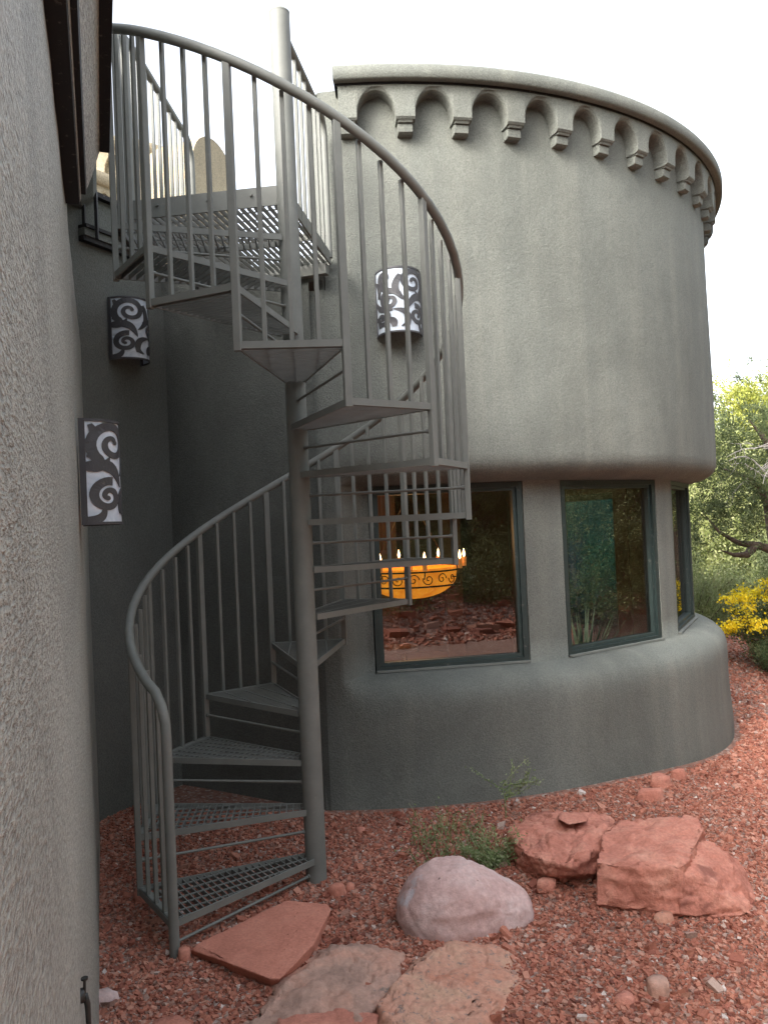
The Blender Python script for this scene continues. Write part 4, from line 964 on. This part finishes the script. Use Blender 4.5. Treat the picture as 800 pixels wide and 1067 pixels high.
for i, (x, y, h) in enumerate(spots):
    if i < 3:
        o = tree('juniper_tree', (x, y), h, h * .36, M['hill_leaf'], 'dark juniper on the slope behind the viewer, mirrored in the glass', group=G2, nclump=90, per=520, leaf=.065, seed=50 + i, crown_z=.1, clump_r=.62); 
        protos = (protos if i else []) + [(o, h)]
    else:
        s, hh = protos[i % 3]; o = s.copy(); COL.objects.link(o)
        for c in list(s.children): d_ = c.copy(); COL.objects.link(d_); d_.parent = o
        o.location = (x, y, terrain(x, y) - .1); o.scale = (h / hh,) * 3; o.rotation_euler = (0, 0, i * 1.3)
# boulders strewn on that slope, as one mass
V = []; F = []
random.seed(5)
def chipset(n, xr, yr, smin, smax):
    P = np.array([(x, y, terrain(x, y)) for x, y in ((random.uniform(*xr), random.uniform(*yr)) for _ in range(n))])
    cube = np.array([(-1, -1, -1), (1, -1, -1), (1, 1, -1), (-1, 1, -1), (-1, -1, 1), (1, -1, 1), (1, 1, 1), (-1, 1, 1)], float)
    s = smin + (smax - smin) * rng.random(n) ** 3; V = cube[None] * (1 + .8 * (rng.random((n, 8, 3)) - .6)) * (s[:, None, None] * np.array([.6, .5, .32])) + P[:, None]
    q = np.array([(0, 3, 2, 1), (4, 5, 6, 7), (0, 1, 5, 4), (1, 2, 6, 5), (2, 3, 7, 6), (3, 0, 4, 7)]); return V.reshape(-1, 3), (q[None] + (np.arange(n) * 8)[:, None, None]).reshape(-1, 4)
def chipset_ok(x, y): return terrain(x, y) > .5
_ru = random.uniform
def chipset2(n, smin, smax):
    P = []
    while len(P) < n:
        x, y = _ru(-8, 18), _ru(-18, 8)
        if terrain(x, y) > .16 or (y < -.9 and x > .2): P.append((x, y, terrain(x, y)))
    P = np.array(P); cube = np.array([(-1, -1, -1), (1, -1, -1), (1, 1, -1), (-1, 1, -1), (-1, -1, 1), (1, -1, 1), (1, 1, 1), (-1, 1, 1)], float)
    s = smin + (smax - smin) * rng.random(n) ** 4; V = cube[None] * (1 + .8 * (rng.random((n, 8, 3)) - .6)) * (s[:, None, None] * np.array([.6, .5, .32])) + P[:, None]
    q = np.array([(0, 3, 2, 1), (4, 5, 6, 7), (0, 1, 5, 4), (1, 2, 6, 5), (2, 3, 7, 6), (3, 0, 4, 7)]); return V.reshape(-1, 3), (q[None] + (np.arange(n) * 8)[:, None, None]).reshape(-1, 4)
V, F = chipset2(5200, .05, .36); tag(raw_mesh('slope_rocks', V, F, M['chips']), 'red rocks strewn over the slope behind the viewer', 'rocks', kind='stuff')
def brush(name, n, xr, yr, cond, mat, label, r=.45, h=.6, leaf=.09, per=110, seed=0):
    rd = random.Random(seed); rg = np.random.default_rng(seed); C_ = []; Dv = []
    while n > 0:
        x, y = rd.uniform(*xr), rd.uniform(*yr)
        if not cond(x, y): n -= .02; continue
        n -= 1; rr = r * rd.uniform(.5, 1.4); hh = h * rd.uniform(.5, 1.4); z = terrain(x, y)
        q = rg.normal(size=(per, 3)); q /= np.linalg.norm(q, axis=1, keepdims=True); q *= rg.random((per, 1)) ** .4; q[:, 2] = abs(q[:, 2])
        C_.append(np.array([x, y, z]) + q * np.array([rr, rr, hh])); Dv.append(q + rg.normal(size=(per, 3)) * .5)
    C_ = np.concatenate(C_); return tag(leaves(name, C_, np.concatenate(Dv), leaf * (.6 + .8 * rg.random(len(C_))), leaf * .4, mat), label, 'brush', kind='stuff')
brush('brush', 3000, (-8, 17), (-16, 9), lambda x, y: terrain(x, y) > .3 and noise.noise(Vector((x * .5, y * .5, 0))) > -.22, M['hill_leaf'], 'low dark brush covering the slope behind the viewer', leaf=.07, seed=2)
brush('brush', 1200, (2.5, 26), (11.5, 40), lambda x, y: y > 11.5 + abs(x - 5) * .2 and x > .25 * y, M['far_leaf'], 'pale low brush filling the ground far behind the juniper', .6, .8, .12, 120, 4)
brush('brush', 260, (.8, 6.5), (-5.5, -2.2), lambda x, y: x + y < 3.4, M['hill_leaf'], 'scattered low bushes in the yard behind the viewer', .32, .6, .05, 260, 9)
# wooded rise far behind
hv = []; hn = 60
for i in range(hn + 1):
    for j in range(9):
        x = -120 + 300 * i / hn; yq = 60 + j * 14; hv.append((x, yq, -1 + 9 * sin(pi * j / 9) ** .8 * (1 + .3 * noise.noise(Vector((x * .03, j * .3, 0)))) + noise.noise(Vector((x * .2, yq * .2, 0))) * .8))
tag(raw_mesh('hill', hv, [(i * 9 + j, (i + 1) * 9 + j, (i + 1) * 9 + j + 1, i * 9 + j + 1) for i in range(hn) for j in range(8)], plain('wooded_hill', (.14, .17, .08), .9, .35, .8, (2, .3)), None, True), kind='structure')
yx, yy_ = 3.6, 5.25
yc = empty('yucca', (yx, yy_, terrain(yx, yy_)), 'spiky yucca mirrored in the dark window', 'plant'); rg = np.random.default_rng(3); n = 150
V = []; F = []
for i in range(n):
    a = rg.uniform(0, 2 * pi); el = rg.uniform(.15, 1.45); d = np.array([cos(a) * cos(el), sin(a) * cos(el), sin(el)]); s = np.array([-sin(a), cos(a), 0]) * .016; b = np.array([yx, yy_, .05]); Ln = rg.uniform(.55, .85); k0 = len(V)
    V += [b - s, b + s, b + d * Ln * .5 + s + [0, 0, .02], b + d * Ln * .5 - s + [0, 0, .02], b + d * Ln + [0, 0, -.02], b + d * Ln + [0, 0, -.02]]; F += [(k0, k0 + 1, k0 + 2, k0 + 3), (k0 + 3, k0 + 2, k0 + 4, k0 + 5)]
raw_mesh('foliage', V, F, M['yucca'], yc)

# ------------------------------------------------------------------ camera, light, sky
f, roll, pitch = 843.4334, .0450149, .0185397
X = Vector((1, 0, 0)); Up = Vector((0, -sin(pitch), cos(pitch))); Fw = Vector((0, cos(pitch), sin(pitch)))
Rt = X * cos(roll) - Up * sin(roll); U2 = X * sin(roll) + Up * cos(roll)
cam = bpy.data.cameras.new('camera'); co = bpy.data.objects.new('camera', cam); COL.objects.link(co); sc.camera = co
from mathutils import Matrix
mt = Matrix((( Rt.x, U2.x, -Fw.x, 0), (Rt.y, U2.y, -Fw.y, 0), (Rt.z, U2.z, -Fw.z, H), (0, 0, 0, 1))); co.matrix_world = mt
cam.sensor_fit = 'VERTICAL'; cam.sensor_height = 36; cam.sensor_width = 27; cam.lens = f / 1067 * 36; cam.clip_start = .02; cam.clip_end = 2000
SUN_EL, SUN_DIR = radians(36), Vector((-.62, -.7, 0)).normalized()
sd = Vector((SUN_DIR.x * cos(SUN_EL), SUN_DIR.y * cos(SUN_EL), sin(SUN_EL)))
sl = bpy.data.lights.new('sun', 'SUN'); sl.energy = .8; sl.angle = radians(14); sl.color = (1, .96, .9)
so = bpy.data.objects.new('sun', sl); so.rotation_euler = sd.to_track_quat('Z', 'Y').to_euler(); COL.objects.link(so)
w = bpy.data.worlds.new('World'); sc.world = w; w.use_nodes = True; nt = w.node_tree; nt.nodes.clear()
sky = nt.nodes.new('ShaderNodeTexSky'); sky.sky_type = 'NISHITA'; sky.sun_disc = False; sky.sun_elevation = SUN_EL; sky.sun_rotation = atan2(sd.x, sd.y)
sky.dust_density = 5; sky.air_density = 1.2; sky.ozone_density = 1
hs = nt.nodes.new('ShaderNodeHueSaturation'); hs.inputs['Saturation'].default_value = .38
bg = nt.nodes.new('ShaderNodeBackground'); bg.inputs[1].default_value = .15; ow = nt.nodes.new('ShaderNodeOutputWorld')
nt.links.new(sky.outputs[0], hs.inputs['Color']); nt.links.new(hs.outputs[0], bg.inputs[0]); nt.links.new(bg.outputs[0], ow.inputs[0])
sc.view_settings.view_transform = 'Standard'; sc.view_settings.look = 'None'; sc.view_settings.gamma = 1; sc.view_settings.exposure = 2.25
try: sc.cycles.use_denoising = True; sc.cycles.max_bounces = 8; sc.cycles.transparent_max_bounces = 12
except Exception: pass
